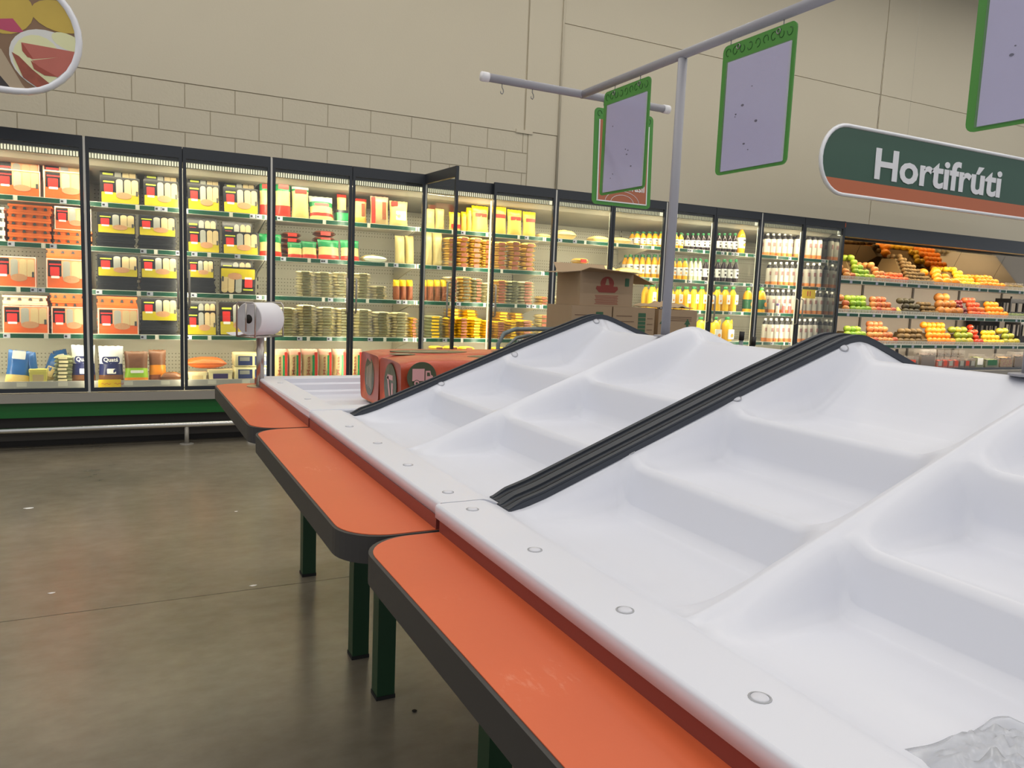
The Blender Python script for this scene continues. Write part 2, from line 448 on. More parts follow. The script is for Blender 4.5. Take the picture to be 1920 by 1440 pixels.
# round plugs on the inner faces of the far gable walls, seated on the moulded surface
def plug(t, px_, py_, off):
    f = SURF[t['label']]
    d = (FWD + RIGHT*((px_-960)/FPX) - UP*((py_-720)/FPX))
    k = .6
    while k < 4:
        p = EYE + d*k; x = p.x-off
        if p.z < f(x, p.y): break
        k += .002
    e = .006
    n = Vector((-(f(x+e, p.y)-f(x-e, p.y))/(2*e), -(f(x, p.y+e)-f(x, p.y-e))/(2*e), 1)).normalized()
    s = screw(t, x, p.y, f(x, p.y)); s.rotation_euler = n.to_track_quat('Z', 'Y').to_euler()
for q in ((965, 665), (827, 720), (1118, 603)): plug(tB, q[0], q[1], .008)
for q in ((1380, 748), (1180, 848), (1582, 652)): plug(tC, q[0], q[1], 0)

# flat shallow tray on the farthest table
def tray_flat():
    t = thing('shallow_tray', 'white shallow flat tray on the farthest table, holding the red and green bale', 'tray', (.008, SEAM[1]+.004, 0))
    L = 3.30-SEAM[1]-.004; W = 1.94
    mb = MB()
    def ring(ins, z): return [(.485+ins, ins, z), (.485+W-ins, ins, z), (.485+W-ins, L-ins, z), (.485+ins, L-ins, z)]
    prof = [(-.002, .836), (-.004, .839), (-.004, .857), (-.001, .8615), (.003, .862), (.082, .862), (.088, .859), (.092, .842), (.104, .840), (.112, .836), (.118, .815), (.132, .813), (.14, .808), (.146, .797), (.158, .795)]
    vs = []
    for ins, z in prof: vs += ring(ins, z)
    fs = []
    for k in range(len(prof)-1):
        for i in range(4): fs.append((k*4+i, k*4+(i+1) % 4, (k+1)*4+(i+1) % 4, (k+1)*4+i))
    k = len(prof)-1; fs.append((k*4, k*4+1, k*4+2, k*4+3))
    mb.add(vs, fs)
    b = mb.build('tray_body', M_tray, t)
    for yy in (.25, .75): screw(t, .53, yy, .862)
    # gentle lean: the table stands a little lower at its far end
    t.rotation_euler = (R(-.9), 0, 0); t.location.z = .862*(1-math.cos(R(.9)))
    return t
tray_flat()

# ------------------------------------------------------------------ the bale on the flat tray
M_bale = mat('bale_film', (190, 84, 58), .34, var=.14, scale=14, bump=.5, bscale=18)
M_baleg = mat('bale_green', (66, 74, 52), .36, var=.12, scale=14, bump=.4, bscale=20)
M_balep = mat('bale_pink', (203, 150, 150), .45, var=.06)
M_bales = mat('bale_lettering', (176, 160, 140), .3, var=.2, scale=20, bump=.4)  # pale print for the lettering on the ovals
bl = thing('wrapped_bale', 'orange red bale of two film wrapped sacks printed with green ovals and a truck', 'bale', (1.42, 2.742, .786))
def sack(y0, y1, nm, h):
    W, D, Hh = 1.16, y1-y0, h
    def f(u, v, face): pass
    mb = MB(); nu, nv = 26, 28
    vs = []
    for i in range(nu+1):
        x = -W/2 + W*i/nu; e = 1-abs(2*i/nu-1)**14*.10
        for j in range(nv):
            a = 2*math.pi*j/nv; c, s = math.cos(a), math.sin(a)
            q = .22
            yy = math.copysign(abs(c)**q, c)*D/2*e*.985; zz = math.copysign(abs(s)**q, s)*Hh/2*e
            nz = noise.noise(Vector((x*7, yy*9+y0*5, zz*9)))*.006
            vs.append((x + (nz if i in (0, nu) else 0), (y0+y1)/2-2.742 + yy*(1+nz*2), Hh/2 + zz*(1+nz*1.2)))
    fs = [(i*nv+j, (i+1)*nv+j, (i+1)*nv+(j+1) % nv, i*nv+(j+1) % nv) for i in range(nu) for j in range(nv)]
    fs = [q[::-1] for q in fs]
    fs += [tuple(range(nv)), tuple(range(nu*nv, nu*nv+nv))[::-1]]
    mb.add(vs, fs); return mb.build(nm, M_bale, bl, smooth=True)
s1 = sack(2.735, 3.01, 'sack', .205); s2 = sack(2.475, 2.745, 'sack', .205)
# printed ovals on the end facing the aisle (plane x = -0.58) and truck roundel on the long side
def oval_x(y, z, ry, rz, par, m, x=-.5812, name='oval'):
    o = [(y+ry*math.cos(a), z+rz*math.sin(a)) for a in (2*math.pi*i/24 for i in range(24))]
    return MB().prism(o, x, x+.0012, 0).build(name, m, par)
ov = oval_x(.125, .108, .062, .074, s1, M_baleg)
for k in range(4): MB().box(-.5822, -.5812, .095+k*.018, .103+k*.018, .06+.004*k, .16-.006*k).build('lettering', M_bales, ov)
ov = oval_x(-.135, .104, .07, .078, s2, M_baleg)
MB().box(-.5822, -.5812, -.168, -.152, .05, .115).build('lettering', M_balep, ov)
MB().add([(-.5822, -.15, .045), (-.5822, -.135, .045), (-.5822, -.100, .135), (-.5822, -.118, .135)], [(3, 2, 1, 0)]).build('lettering', M_balep, ov)
MB().box(-.5822, -.5812, -.165, -.105, .125, .142).build('lettering', M_balep, ov)
YF = -.2685
def fr(name, outline, d, m, par): return MB().prism(outline, YF-d, YF-d+.002, 1).build(name, m, par)
rd = fr('roundel', [(-.512+.053*math.cos(a), .148+.053*math.sin(a)) for a in (2*math.pi*i/32 for i in range(32))], .002, M_baleg, s2)
def tp(x, z): return (-.512 + x*.07, .148 + z*.07)
def poly(pts): return [tp(*p) for p in pts]
fr('truck_box', poly([(-.5, -.18), (.12, -.18), (.12, .42), (-.5, .42)]), .004, M_balep, rd)
fr('truck_cab', poly([(.18, -.18), (.56, -.18), (.56, .06), (.46, .12), (.42, .32), (.18, .32)]), .004, M_balep, rd)
fr('truck_window', poly([(.25, .06), (.42, .06), (.38, .24), (.25, .24)]), .0048, M_baleg, rd)
for cx in (-.28, .34):
    fr('truck_wheel', poly([(cx+.16*math.cos(a), -.28+.16*math.sin(a)) for a in (2*math.pi*i/20 for i in range(20))]), .0048, M_baleg, rd)
    fr('truck_wheel', poly([(cx+.13*math.cos(a), -.28+.13*math.sin(a)) for a in (2*math.pi*i/20 for i in range(20))]), .0055, M_balep, rd)
    fr('truck_hub', poly([(cx+.06*math.cos(a), -.28+.06*math.sin(a)) for a in (2*math.pi*i/16 for i in range(16))]), .0062, M_baleg, rd)
fr('truck_tank', poly([(-.08, -.31), (.14, -.31), (.14, -.24), (-.08, -.24)]), .004, M_balep, rd)
fr('roundel', [(-.25+.053*math.cos(a), .148+.053*math.sin(a)) for a in (2*math.pi*i/32 for i in range(32))], .002, M_baleg, s2)
for px0, py0, rx, ry in ((-.35, .1, .16, .07), (.1, .12, .17, .07), (-.12, -.12, .16, .06), (.35, -.13, .13, .06), (-.5, -.02, .05, .04)):
    o = [(px0+rx*math.cos(a), py0+ry*math.sin(a)) for a in (2*math.pi*i/24 for i in range(24))]
    top = MB().prism(o, .2052, .2060, 2).build('oval', M_baleg, s1 if py0 > 0 else s2)
    MB().box(px0-rx*.5, px0+rx*.5, py0-.012, py0+.012, .2060, .2066).build('lettering', M_bales, top)

# ------------------------------------------------------------------ paper roll on its stand
M_steel = mat('brushed_steel', (178, 172, 166), .28, 1.0, var=.06, scale=30)
M_roll = mat('roll_paper', (226, 226, 232), .75, var=.02)
M_rolle = mat('roll_paper_edge', (196, 196, 200), .85, var=.16, scale=25)
M_dark = mat('core_dark', (26, 22, 18), .8)
rx, ry = .492, 3.235
st = thing('roll_stand', 'brushed steel stand with a wire cage on the farthest orange shelf', 'stand', (rx, ry, ZO))
MB().lathe([(.052, 0), (.052, .003), (.017, .004)], 24).build('base_plate', M_steel, st, smooth=False)
MB().lathe([(.0155, .003), (.0155, .203)], 18).build('post', M_steel, st, smooth=True)
ax = Vector((.74, .67, 0)).normalized(); ay = Vector((-ax.y, ax.x, 0))
def cl(a, b, z): return tuple(ax*a + ay*b + Vector((0, 0, z)))
zb = .206
def loop(a): return [cl(a, -.045, zb), cl(a, -.045, zb+.125), cl(a, -.035, zb+.135), cl(a, .035, zb+.135), cl(a, .045, zb+.125), cl(a, .045, zb)]
for a in (-.085, .085): MB().tube(loop(a), .0035, 8).build('cage_loop', M_steel, st, smooth=True)
MB().tube([cl(-.085, -.045, zb), cl(.085, -.045, zb), cl(.085, .045, zb), cl(-.085, .045, zb)], .0035, 8, closed=True).build('cage_base', M_steel, st, smooth=True)
MB().tube([cl(-.085, 0, zb), cl(.085, 0, zb)], .0035, 8).build('cage_bar', M_steel, st, smooth=True)
MB().tube([cl(-.085, .0, zb+.135), cl(-.085, .0, zb+.02)], .0035, 8).build('cage_bar', M_steel, st, smooth=True)
zr = ZO+zb+.0035+.066
rl = thing('paper_roll', 'white roll of plastic bags held in the wire cage', 'roll', (rx, ry, zr), (0, 0, math.atan2(ax.y, ax.x)))
def lathe_x(prof, n, m, nm, par, smooth=True):
    mb = MB(); mb.lathe(prof, n); mb.v = [(z, x, y) for x, y, z in mb.v]; mb.f = [f for f in mb.f]; return mb.build(nm, m, par, smooth=smooth)
o = lathe_x([(.018, -.07), (.0625, -.07), (.0655, -.066), (.0655, .066), (.0625, .07), (.018, .07)], 40, [M_roll, M_rolle], 'roll_body', rl, False)
for p in o.data.polygons:
    if abs(p.normal.x) > .9: p.material_index = 1
    else: p.use_smooth = True
lathe_x([(.0178, -.0705), (.0178, .0705)], 20, M_dark, 'core', rl)
# loose end of the roll hanging out to the left
mb = MB()
mb.grid(lambda u, v: (-.066+.132*v, .03+.085*u, -.060-.014*math.sin(u*2.2)+.012*u*u), 8, 4)
mb.v += [(x, y, z-.0012) for x, y, z in mb.v]; n_ = len(mb.f); mb.f += [tuple(i+45 for i in f)[::-1] for f in mb.f]; mb.m += [0]*n_
mb.build('loose_end', M_roll, rl, smooth=True)

# ------------------------------------------------------------------ sign stand over the tables
M_tube = mat('tube_grey', (152, 152, 160), .45, .0, var=.04)
M_cap = mat('cap_white', (226, 226, 230), .5)
M_hook = mat('hook_zinc', (150, 150, 148), .35, .9)
M_bgreen = mat('board_green', (72, 140, 58), .4, var=.05)
M_bgreen2 = mat('board_print', (38, 92, 34), .45)
M_sheet = mat('sheet_lilac', (236, 233, 248), .35, var=.03, scale=9)
M_sheet2 = mat('sheet_edge', (236, 236, 238), .5)
M_brown = mat('board_brown', (176, 104, 74), .45)
M_pocket = glassmat('clear_pocket', (240, 240, 246), 1.0, .03, .12)
M_specks = mat('sheet_stain', (120, 118, 130), .6)
ss = thing('sign_stand', 'grey tube sign stand rising from the middle gabled tray, with hooked cross bar', 'stand', (XC, 1.862, 1.1215))
ZT = 1.937-1.1215
MB().tube([(0, 0, 0), (0, 0, ZT-.012)], .0135, 14).build('pole', M_tube, ss, smooth=True)
MB().lathe([(.034, 0), (.034, .004), (.014, .006)], 18).build('flange', M_tube, ss)
MB().tube([(0, -.66, ZT), (0, .555, ZT)], .0135, 14).build('rail', M_tube, ss, smooth=True)
MB().tube([(-.37, .548, ZT), (.355, .548, ZT)], .0135, 14).build('cross_bar', M_tube, ss, smooth=True)
for x0, x1 in ((-.392, -.366), (.352, .378)): MB().tube([(x0, .548, ZT), (x1, .548, ZT)], .0155, 14).build('end_cap', M_cap, ss, smooth=True)
def hookpath(): return [(0, 0, -.010), (0, 0, -.024), (.006, 0, -.030), (.0075, 0, -.038), (.002, 0, -.045), (-.005, 0, -.043), (-.006, 0, -.037)]
hk_me = MB().tube(hookpath(), .0017, 6).mesh('hook', M_hook, True)
for x in (-.315, -.20): obj('hook', hk_me, ss, (x, .548, ZT), (0, 0, R(20)))
for x in (.09, .27): obj('hook', hk_me, ss, (x, .548, ZT))
for y in (.345, .205, -.20, -.385): obj('hook', hk_me, ss, (0, y, ZT), (0, 0, R(90)))
s2_ = thing('sign_stand', 'grey tube sign stand on the nearest tray, mostly out of view at the right', 'stand', (XC, .81, 1.1215))
MB().tube([(0, 0, 0), (0, 0, ZT-.012)], .0135, 14).build('pole', M_tube, s2_, smooth=True)
MB().lathe([(.034, 0), (.034, .004), (.014, .006)], 18).build('flange', M_tube, s2_)
MB().tube([(0, -.5, ZT), (0, .38, ZT)], .0135, 14).build('rail', M_tube, s2_, smooth=True)
for y in (.13, -.06): obj('hook', hk_me, s2_, (0, y, ZT), (0, 0, R(90)))
def board(label, loc, rotz, stain=True, brasil=False, rx=0):
    """price board in local XZ plane facing -Y: 0.256 wide, 0.34 high, origin at the top middle"""
    b = thing('price_board', label, 'sign', loc, (rx, 0, rotz), 'green framed price boards')
    W, Hh = .256, .338
    MB().prism(rrect(-W/2, W/2, -Hh, 0, .016), -.002, .002, 1).build('backing', M_bgreen, b)
    # raised frame on both faces, printed scrolls on the top band
    for k in range(9):
        x = -.108 + .027*k; a0 = (k*67) % 360
        MB().tube([(x+.010*math.cos(R(a0+q))*(1-q/900), -.0024, -.020+.012*math.sin(R(a0+q))*(1-q/900)) for q in range(0, 300, 40)], .0011, 5).build('scroll', M_bgreen2, b)
    if not brasil:
        sh = MB().box(-.104, .116, -.0045, -.0022, -.330, -.046).build('price_sheet', M_sheet, b)
        MB().box(.112, .117, -.0050, -.0021, -.328, -.046).build('sheet_edge', M_sheet2, sh)
        MB().box(-.108, .119, -.0062, -.0056, -.332, -.044).build('clear_pocket', M_pocket, sh)
        if stain:
            for k in range(7):
                u, v, q = random.uniform(-.07, .08), random.uniform(-.30, -.09), random.uniform(.001, .0032)
                MB().prism([(u+q*math.cos(a)*1.6, v+q*math.sin(a)) for a in (2*math.pi*i/8 for i in range(8))], -.0055, -.0045, 1).build('stain', M_specks, sh)
    else:
        sh = MB().box(-.106, .106, -.0045, -.0022, -.322, -.04).build('print_sheet', M_brown, b)
        for x0, x1, z0, z1 in ((-.108, .108, -.326, -.322), (-.110, -.106, -.326, -.04), (.106, .110, -.326, -.04)):
            MB().box(x0, x1, -.0050, -.0021, z0, z1).build('sheet_edge', M_sheet2, sh)
        obj('lettering', text_mesh('do Brasil', M_sheet2, width=.125, depth=.0008, bold=.012), sh, (.034, -.0052, -.268))
        for r_ in (.05, .075):
            MB().tube([(r_*math.cos(R(q)), -.0050, -.325+r_*.55*math.sin(R(q))) for q in range(0, 181, 15)], .0009, 4).build('scroll', M_sheet2, sh)
    for x in (-.07, .07):
        MB().tube([(x+.006*math.cos(a), -.003, -.012+.006*math.sin(a)) for a in (2*math.pi*i/12 for i in range(12))], .0016, 6, closed=True).build('eyelet', M_hook, b)
    return b
HB = 1.1215+ZT-.030
board('price board with a blank lilac sheet, right of the pole', (XC, 1.56, HB+.005), R(-90))
board('price board with a blank lilac sheet hanging in front of the brown board', (XC, 2.138, HB+.005), R(-90))
board('price board with a brown print reading do Brasil, hanging behind a blank one', (1.636, 2.41, HB-.005), 0, brasil=True, rx=R(-2))
board('price board cut off by the upper right corner of view', (XC, .853, HB+.005), R(-90))

# ------------------------------------------------------------------ department signs hung above the coolers
M_sgreen = mat('sign_green', (44, 80, 66), .4, var=.02)
M_sorange = mat('sign_orange', (178, 98, 62), .4, var=.02)
M_swhite = mat('sign_white', (216, 219, 228), .35)
M_wire = mat('wire_steel', (150, 146, 138), .5, .6)
def capsule(x0, x1, z0, z1, n=16):
    r = (z1-z0)/2; zc = (z0+z1)/2
    return [(x1-r+r*math.cos(R(a)), zc+r*math.sin(R(a))) for a in [-90+180*i/n for i in range(n+1)]] + [(x0+r+r*math.cos(R(a)), zc+r*math.sin(R(a))) for a in [90+180*i/n for i in range(n+1)]]
SY = 5.6; q_ = SY/5.0
z0, z1 = 1.232+(2.235-1.232)*q_, 1.232+(2.835-1.232)*q_
x0 = 5.478*q_; x1 = x0+4.4*q_
sg = thing('department_sign', 'long green rounded sign reading Hortifrúti with an orange band below', 'sign', (x0, SY, z0))
Hs = z1-z0; Wn = x1-x0
def ringplate(outer, y0, y1, m, nm, par): return MB().prism(outer, y0, y1, 1).build(nm, m, par)
rim = MB().tube([(x, 0, z) for x, z in capsule(0, Wn, 0, Hs)], .021, 8, closed=True).build('rim', M_swhite, sg, smooth=True)
cpl = capsule(.012, Wn-.012, .012, Hs-.012, 24)
ringplate(cpl, -.006, .012, M_sgreen, 'panel', sg)
zc = Hs*.225
band = [p for p in cpl if p[1] <= zc]
# close the orange band at its upper edge
r_ = (Hs-.024)/2; dx = r_-math.sqrt(r_*r_-(zc-Hs/2)**2)
band = sorted([p for p in band if p[0] < Wn/2], key=lambda p: -p[1]) + sorted([p for p in band if p[0] >= Wn/2], key=lambda p: p[1])
band = [(.012+dx, zc)] + band + [(Wn-.012-dx, zc)]
ringplate(band, -.009, -.006, M_sorange, 'band', sg)
tw = (8.06-6.165)*q_
tm = text_mesh('Hortifrúti', M_swhite, width=tw, height=.285*q_, depth=.003, bold=.024)
obj('lettering', tm, sg, ((8.06+6.165)/2*q_-x0, -.011, Hs*.525))
for fx in (.25, .75): MB().tube([(Wn*fx, 0, Hs), (Wn*fx, 0, 6.2-z0)], .0009, 5).build('hanging_wire', M_wire, sg)
# round ended picture sign at the upper left
M_p_y = mat('picture_cheese', (186, 160, 66), .45, var=.12, scale=5)
M_p_br = mat('picture_board', (124, 96, 72), .5, var=.15, scale=4)
M_p_ph = mat('picture_ham', (176, 96, 84), .45, var=.12, scale=8)
M_p_pd = mat('picture_ham_edge', (150, 66, 50), .45, var=.1)
M_p_w = mat('picture_plate', (206, 208, 206), .4, var=.06)
M_p_g = mat('picture_slice', (212, 214, 170), .45, var=.06)
M_p_pk = mat('picture_label', (172, 62, 96), .45)
M_p_s = mat('picture_salami', (140, 70, 52), .5, var=.4, scale=24)
M_p_d = mat('picture_dark', (46, 40, 40), .5)
M_p_b = mat('picture_knife', (168, 152, 128), .5, var=.05)
e = at(148, 80, 1, SY); bt = at(60, 175, 1, SY)
zb0 = bt.z; xr = e.x; Hs2 = Hs
ps = thing('picture_sign', 'round ended hanging sign printed with ham, cheese and a plate', 'sign', (xr, SY, zb0))
MB().tube([(x, 0, z) for x, z in capsule(-2.6, 0, 0, Hs2)], .021, 8, closed=True).build('rim', M_swhite, ps, smooth=True)
ringplate(capsule(-2.588, -.012, .012, Hs2-.012, 24), -.004, .012, M_p_br, 'panel', ps)
def inside(x, z):
    r = Hs2/2-.014; cx = -.0-Hs2/2; cz = Hs2/2
    d = math.hypot(x-cx, z-cz)
    if x > cx and d > r: return (cx+(x-cx)*r/d, cz+(z-cz)*r/d)
    return (x, min(max(z, .014), Hs2-.014))
def pict(nm, pix, d, m):
    pts = []
    for i in range(len(pix)):                     # subdivide so that clipped edges follow the rim
        a, b = pix[i], pix[(i+1) % len(pix)]
        for k in range(6): pts.append((a[0]+(b[0]-a[0])*k/6, a[1]+(b[1]-a[1])*k/6))
    pts = [at(p[0], p[1], 1, SY) for p in pts]; pts = [inside(p.x-xr, p.z-zb0) for p in pts]
    out = []
    for p in pts:
        if not out or math.hypot(p[0]-out[-1][0], p[1]-out[-1][1]) > 1e-4: out.append(p)
    ar = sum(out[i][0]*out[(i+1) % len(out)][1]-out[(i+1) % len(out)][0]*out[i][1] for i in range(len(out)))
    if ar < 0: out = out[::-1]
    ringplate(out, -.004-d, -.0035-d, m, nm, ps)
def ell(cx, cy, a, b, t=0, n=20):
    t = R(t); return [(cx+a*math.cos(q)*math.cos(t)-b*math.sin(q)*math.sin(t), cy+a*math.cos(q)*math.sin(t)+b*math.sin(q)*math.cos(t)) for q in (2*math.pi*i/n for i in range(n))]
pict('printed_dark', [(-20, 140), (0, 142), (50, 176), (-20, 176)], .0005, M_p_d)
pict('printed_knife', [(-20, 82), (2, 92), (50, 172), (26, 172), (-20, 118)], .001, M_p_b)
pict('printed_cheese', ell(12, 22, 52, 42, 10), .0015, M_p_y)
pict('printed_label', [(-20, 36), (24, 35), (46, 62), (20, 60), (-20, 50)], .002, M_p_pk)
pict('printed_cheese', ell(112, 32, 56, 28, 18), .0025, M_p_y)
pict('printed_plate', ell(92, 116, 80, 54, 28, 28), .003, M_p_w)
pict('printed_slice', ell(70, 112, 50, 42, 45), .0035, M_p_g)
pict('printed_slice', ell(128, 80, 34, 14, 25), .0036, M_p_g)
pict('printed_ham', [(40, 80), (140, 98), (138, 106), (60, 112), (46, 100)], .004, M_p_ph)
pict('printed_ham_edge', [(40, 80), (44, 84), (62, 110), (52, 108), (42, 96)], .0045, M_p_pd)
pict('printed_ham', [(60, 114), (138, 105), (134, 125), (108, 146), (72, 126)], .005, M_p_ph)
pict('printed_ham_edge', [(58, 114), (74, 126), (108, 145), (84, 142), (64, 130)], .0055, M_p_pd)
pict('printed_salami', [(22, 98), (36, 106), (60, 130), (94, 158), (72, 166), (44, 146)], .0058, M_p_s)
for fx in (-.4, -2.2): MB().tube([(fx, 0, Hs2), (fx, 0, 6.2-zb0)], .0009, 5).build('hanging_wire', M_wire, ps)

# ------------------------------------------------------------------ cartons on a trolley behind the tables
M_card = mat('cardboard', (158, 136, 110), .75, var=.06, scale=7, bump=.05)
M_card2 = mat('cardboard_inside', (170, 146, 116), .8, var=.05)
M_cprint = mat('carton_red', (140, 62, 52), .7)
M_cgreen = mat('carton_green', (52, 92, 66), .7)
M_cline = mat('carton_ink', (106, 82, 64), .75)
M_pipe = mat('trolley_grey', (112, 122, 124), .4, .3)
M_black = mat('grip_black', (22, 22, 24), .55)
YB = 4.2
tl = thing('trolley', 'grey steel platform trolley under the cartons, its bent handle by the gable', 'trolley', (2.9, 4.45, 0))
MB().box(-.62, 1.05, -.32, .34, .17, .20).build('platform', M_pipe, tl)
for x in (-.5, .9):
    for y in (-.22, .24):
        w_ = MB(); w_.lathe([(.0, -.018), (.075, -.018), (.08, -.01), (.08, .01), (.075, .018), (0, .018)], 20, cap=False); w_.v = [(a, c, b+.08) for a, b, c in w_.v]
        w_.build('wheel', M_black, tl, (x, y, 0), smooth=False)
        MB().box(x-.03, x+.03, y-.03, y+.03, .158, .17).build('caster_plate', M_pipe, tl)
def hx(px_, py_, Y): p = at(px_, py_, 1, Y); return (p.x-2.9, Y-4.45, p.z)
a, b, c = hx(934, 645, 4.15), hx(948, 625, 4.15), hx(972, 617, 4.15)
MB().tube([(a[0], a[1], .2), a, (b[0]-.01, b[1], b[2]+.0), (c[0]-.02, c[1], c[2]), (c[0]+.30, c[1], c[2]+.005)], .013, 10).build('handle', M_pipe, tl, smooth=True)
a, b, c = hx(952, 648, 4.70), hx(968, 634, 4.70), hx(992, 629, 4.70)
MB().tube([(a[0], a[1], .2), a, b, c, (c[0]+.25, c[1], c[2])], .013, 10).build('handle', M_pipe, tl, smooth=True)
def carton(label, x0, x1, zb, zt, y=YB, dep=.32, open_=False, lines=True, print_='list'):
    W = x1-x0; H = zt-zb
    c = thing('carton', label, 'box', ((x0+x1)/2, y, zb), group='brown cartons on the trolley')
    t = .005
    body = MB().box(-W/2, W/2, 0, t, 0, H).box(-W/2, W/2, dep-t, dep, 0, H).box(-W/2, -W/2+t, t, dep-t, 0, H).box(W/2-t, W/2, t, dep-t, 0, H).box(-W/2+t, W/2-t, t, dep-t, 0, t)
    body.build('body', M_card, c)
    if not open_:
        MB().box(-W/2, W/2, 0, dep/2-.001, H, H+t).build('flap', M_card, c); MB().box(-W/2, W/2, dep/2+.001, dep, H, H+t).build('flap', M_card, c)
    def ink(nm, x0, x1, z0, z1, m): MB().box(x0, x1, -.0012, 0, z0, z1).build(nm, m, c)
    if print_ == 'list':
        for k in range(6): ink('printed_line', -W*.42, -W*(.05 if k < 2 else .16)+W*.05*(k % 3), H*(.82-.115*k), H*(.82-.115*k)+.005, M_cline)
        MB().prism(rrect(W*.10, W*.28, H*.34, H*.90, .004, 2), -.0012, 0, 1).build('printed_table', M_cgreen, c)
        for k in range(6): MB().box(W*.10, W*.28, -.002, -.0012, H*(.40+.08*k), H*(.40+.08*k)+.003).build('printed_line', M_card, c)
        for k in range(5): ink('printed_line', W*.32, W*.45, H*(.78-.12*k), H*(.78-.12*k)+.004, M_cline)
    return c
zt_ = 1.168
p0, p1 = wx(1071, YB, 600), wx(1146.5, YB, 600)
q0, q1 = wx(1149, YB, 600), wx(1227, YB, 600)
c1 = carton('closed carton with printed lines, lower left under the open carton', p0, p1, .855, zt_)
c2 = carton('closed carton with a green printed table, lower right under the open carton', q0, q1, .855, zt_)
MB().box(.02, .12, -.002, -.0012, .0405, .068).build('barcode_label', M_paper, c2)
for k in range(9): MB().box(.024+.0105*k, .029+.0105*k, -.0026, -.002, .044, .064).build('barcode_bar', M_black, c2)
d0 = carton('closed carton at the bottom left of the trolley, hidden low behind the tray', p0, p1, .53, .85)
d1 = carton('closed carton at the bottom right of the trolley, hidden low behind the tray', q0, q1, .53, .85)
e0 = carton('closed carton lying lowest on the trolley at left', p0, p1, .20, .525)
e1 = carton('closed carton lowest on the trolley at right', q0, q1, .20, .525)
# open carton on top, turned a little
a0, a1 = wx(1091, YB, 540), wx(1190, YB, 540)
c3 = carton('open carton with a red emblem on top of the pile, its flaps spread', a0, a1, zt_+.0055, 1.395, y=YB+.02, dep=.30, open_=True, print_=None)
W = a1-a0; H = 1.395-zt_-.0055
def flap(pts, m=M_card):
    mb = MB(); n = len(pts); mb.add([tuple(p) for p in pts] + [(p[0], p[1], p[2]-.004) for p in pts], [tuple(range(n)), tuple(range(n, 2*n))[::-1]] + [(i, i+n, (i+1) % n+n, (i+1) % n) for i in range(n)])
    return mb.build('flap', m, c3)
flap([(-W/2, .0, H), (W/2, .0, H), (W/2-.01, -.11, H-.004), (-W/2-.015, -.13, H+.018)], M_card)
flap([(-W/2, .30, H), (-W/2, .0, H), (-W/2-.13, .02, H-.015), (-W/2-.12, .27, H-.01)], M_card)
flap([(W/2, .0, H), (W/2, .30, H), (W/2+.20, .27, H-.06), (W/2+.20, .03, H-.065)], M_card2)
flap([(W/2, .30, H), (-W/2, .30, H), (-W/2, .36, H+.06), (W/2, .36, H+.06)], M_card2)
em = MB().prism([(.0+.052*math.cos(a), H*.66+.045*math.sin(a)) for a in (2*math.pi*i/20 for i in range(20))], -.0014, 0, 1).build('emblem', M_cprint, c3)
MB().prism([(-.085, H*.50), (-.06, H*.40), (.06, H*.40), (.085, H*.50), (.08, H*.58), (-.08, H*.58)], -.0024, -.0014, 1).build('emblem_ribbon', M_cprint, em)
MB().prism([(-.016, H*.62), (.016, H*.62), (.006, H*.80), (-.006, H*.80)], -.0024, -.0014, 1).build('emblem_mark', M_card, em)
for k in range(7): MB().box(-.09+.004*(k % 3), .09-.006*(k % 2), -.0012, 0, H*(.30-.04*k), H*(.30-.04*k)+.0035).build('printed_line', M_cprint, c3)
MB().prism(rrect(W*.34, W*.42, H*.60, H*.84, .004, 2), -.0012, 0, 1).build('printed_mark', M_cgreen, c3)
# third carton at the right, crumpled paper on it
r0, r1 = wx(1231, YB+.1, 600), wx(1303, YB+.1, 600)
c4 = carton('torn topped carton with green up arrows, right of the pile behind the pole', r0, r1, .20, 1.165, y=YB+.08, dep=.34, open_=True, print_=None)
W = r1-r0; H = .965
for xx in (-.13, .085):
    MB().prism([(xx-.010, H-.17), (xx+.010, H-.17), (xx+.010, H-.10), (xx+.026, H-.10), (xx, H-.06), (xx-.026, H-.10), (xx-.010, H-.10)], -.0014, 0, 1).build('arrow', M_cgreen, c4)
for k in range(3): MB().box(-.09, .12, -.0012, 0, H-.052-.012*k, H-.048-.012*k).build('printed_line', M_cline, c4)
mb = MB(); nf = []
mb.grid(lambda u, v: (-W/2+.005+(W-.01)*u, .01+.31*v, H+.012+.03*abs(noise.noise(Vector((u*4, v*3, 5))))+.05*math.sin(math.pi*u)*math.sin(math.pi*v)*(.6+.5*noise.noise(Vector((u*6, v*5, 2))))), 16, 10)
mb.v += [(x, y, z-.004) for x, y, z in mb.v]; n_ = len(mb.f); k_ = 17*11; mb.f += [tuple(i+k_ for i in f)[::-1] for f in mb.f]; mb.m += [0]*n_
mb.build('torn_flap', M_card2, c4, smooth=True)
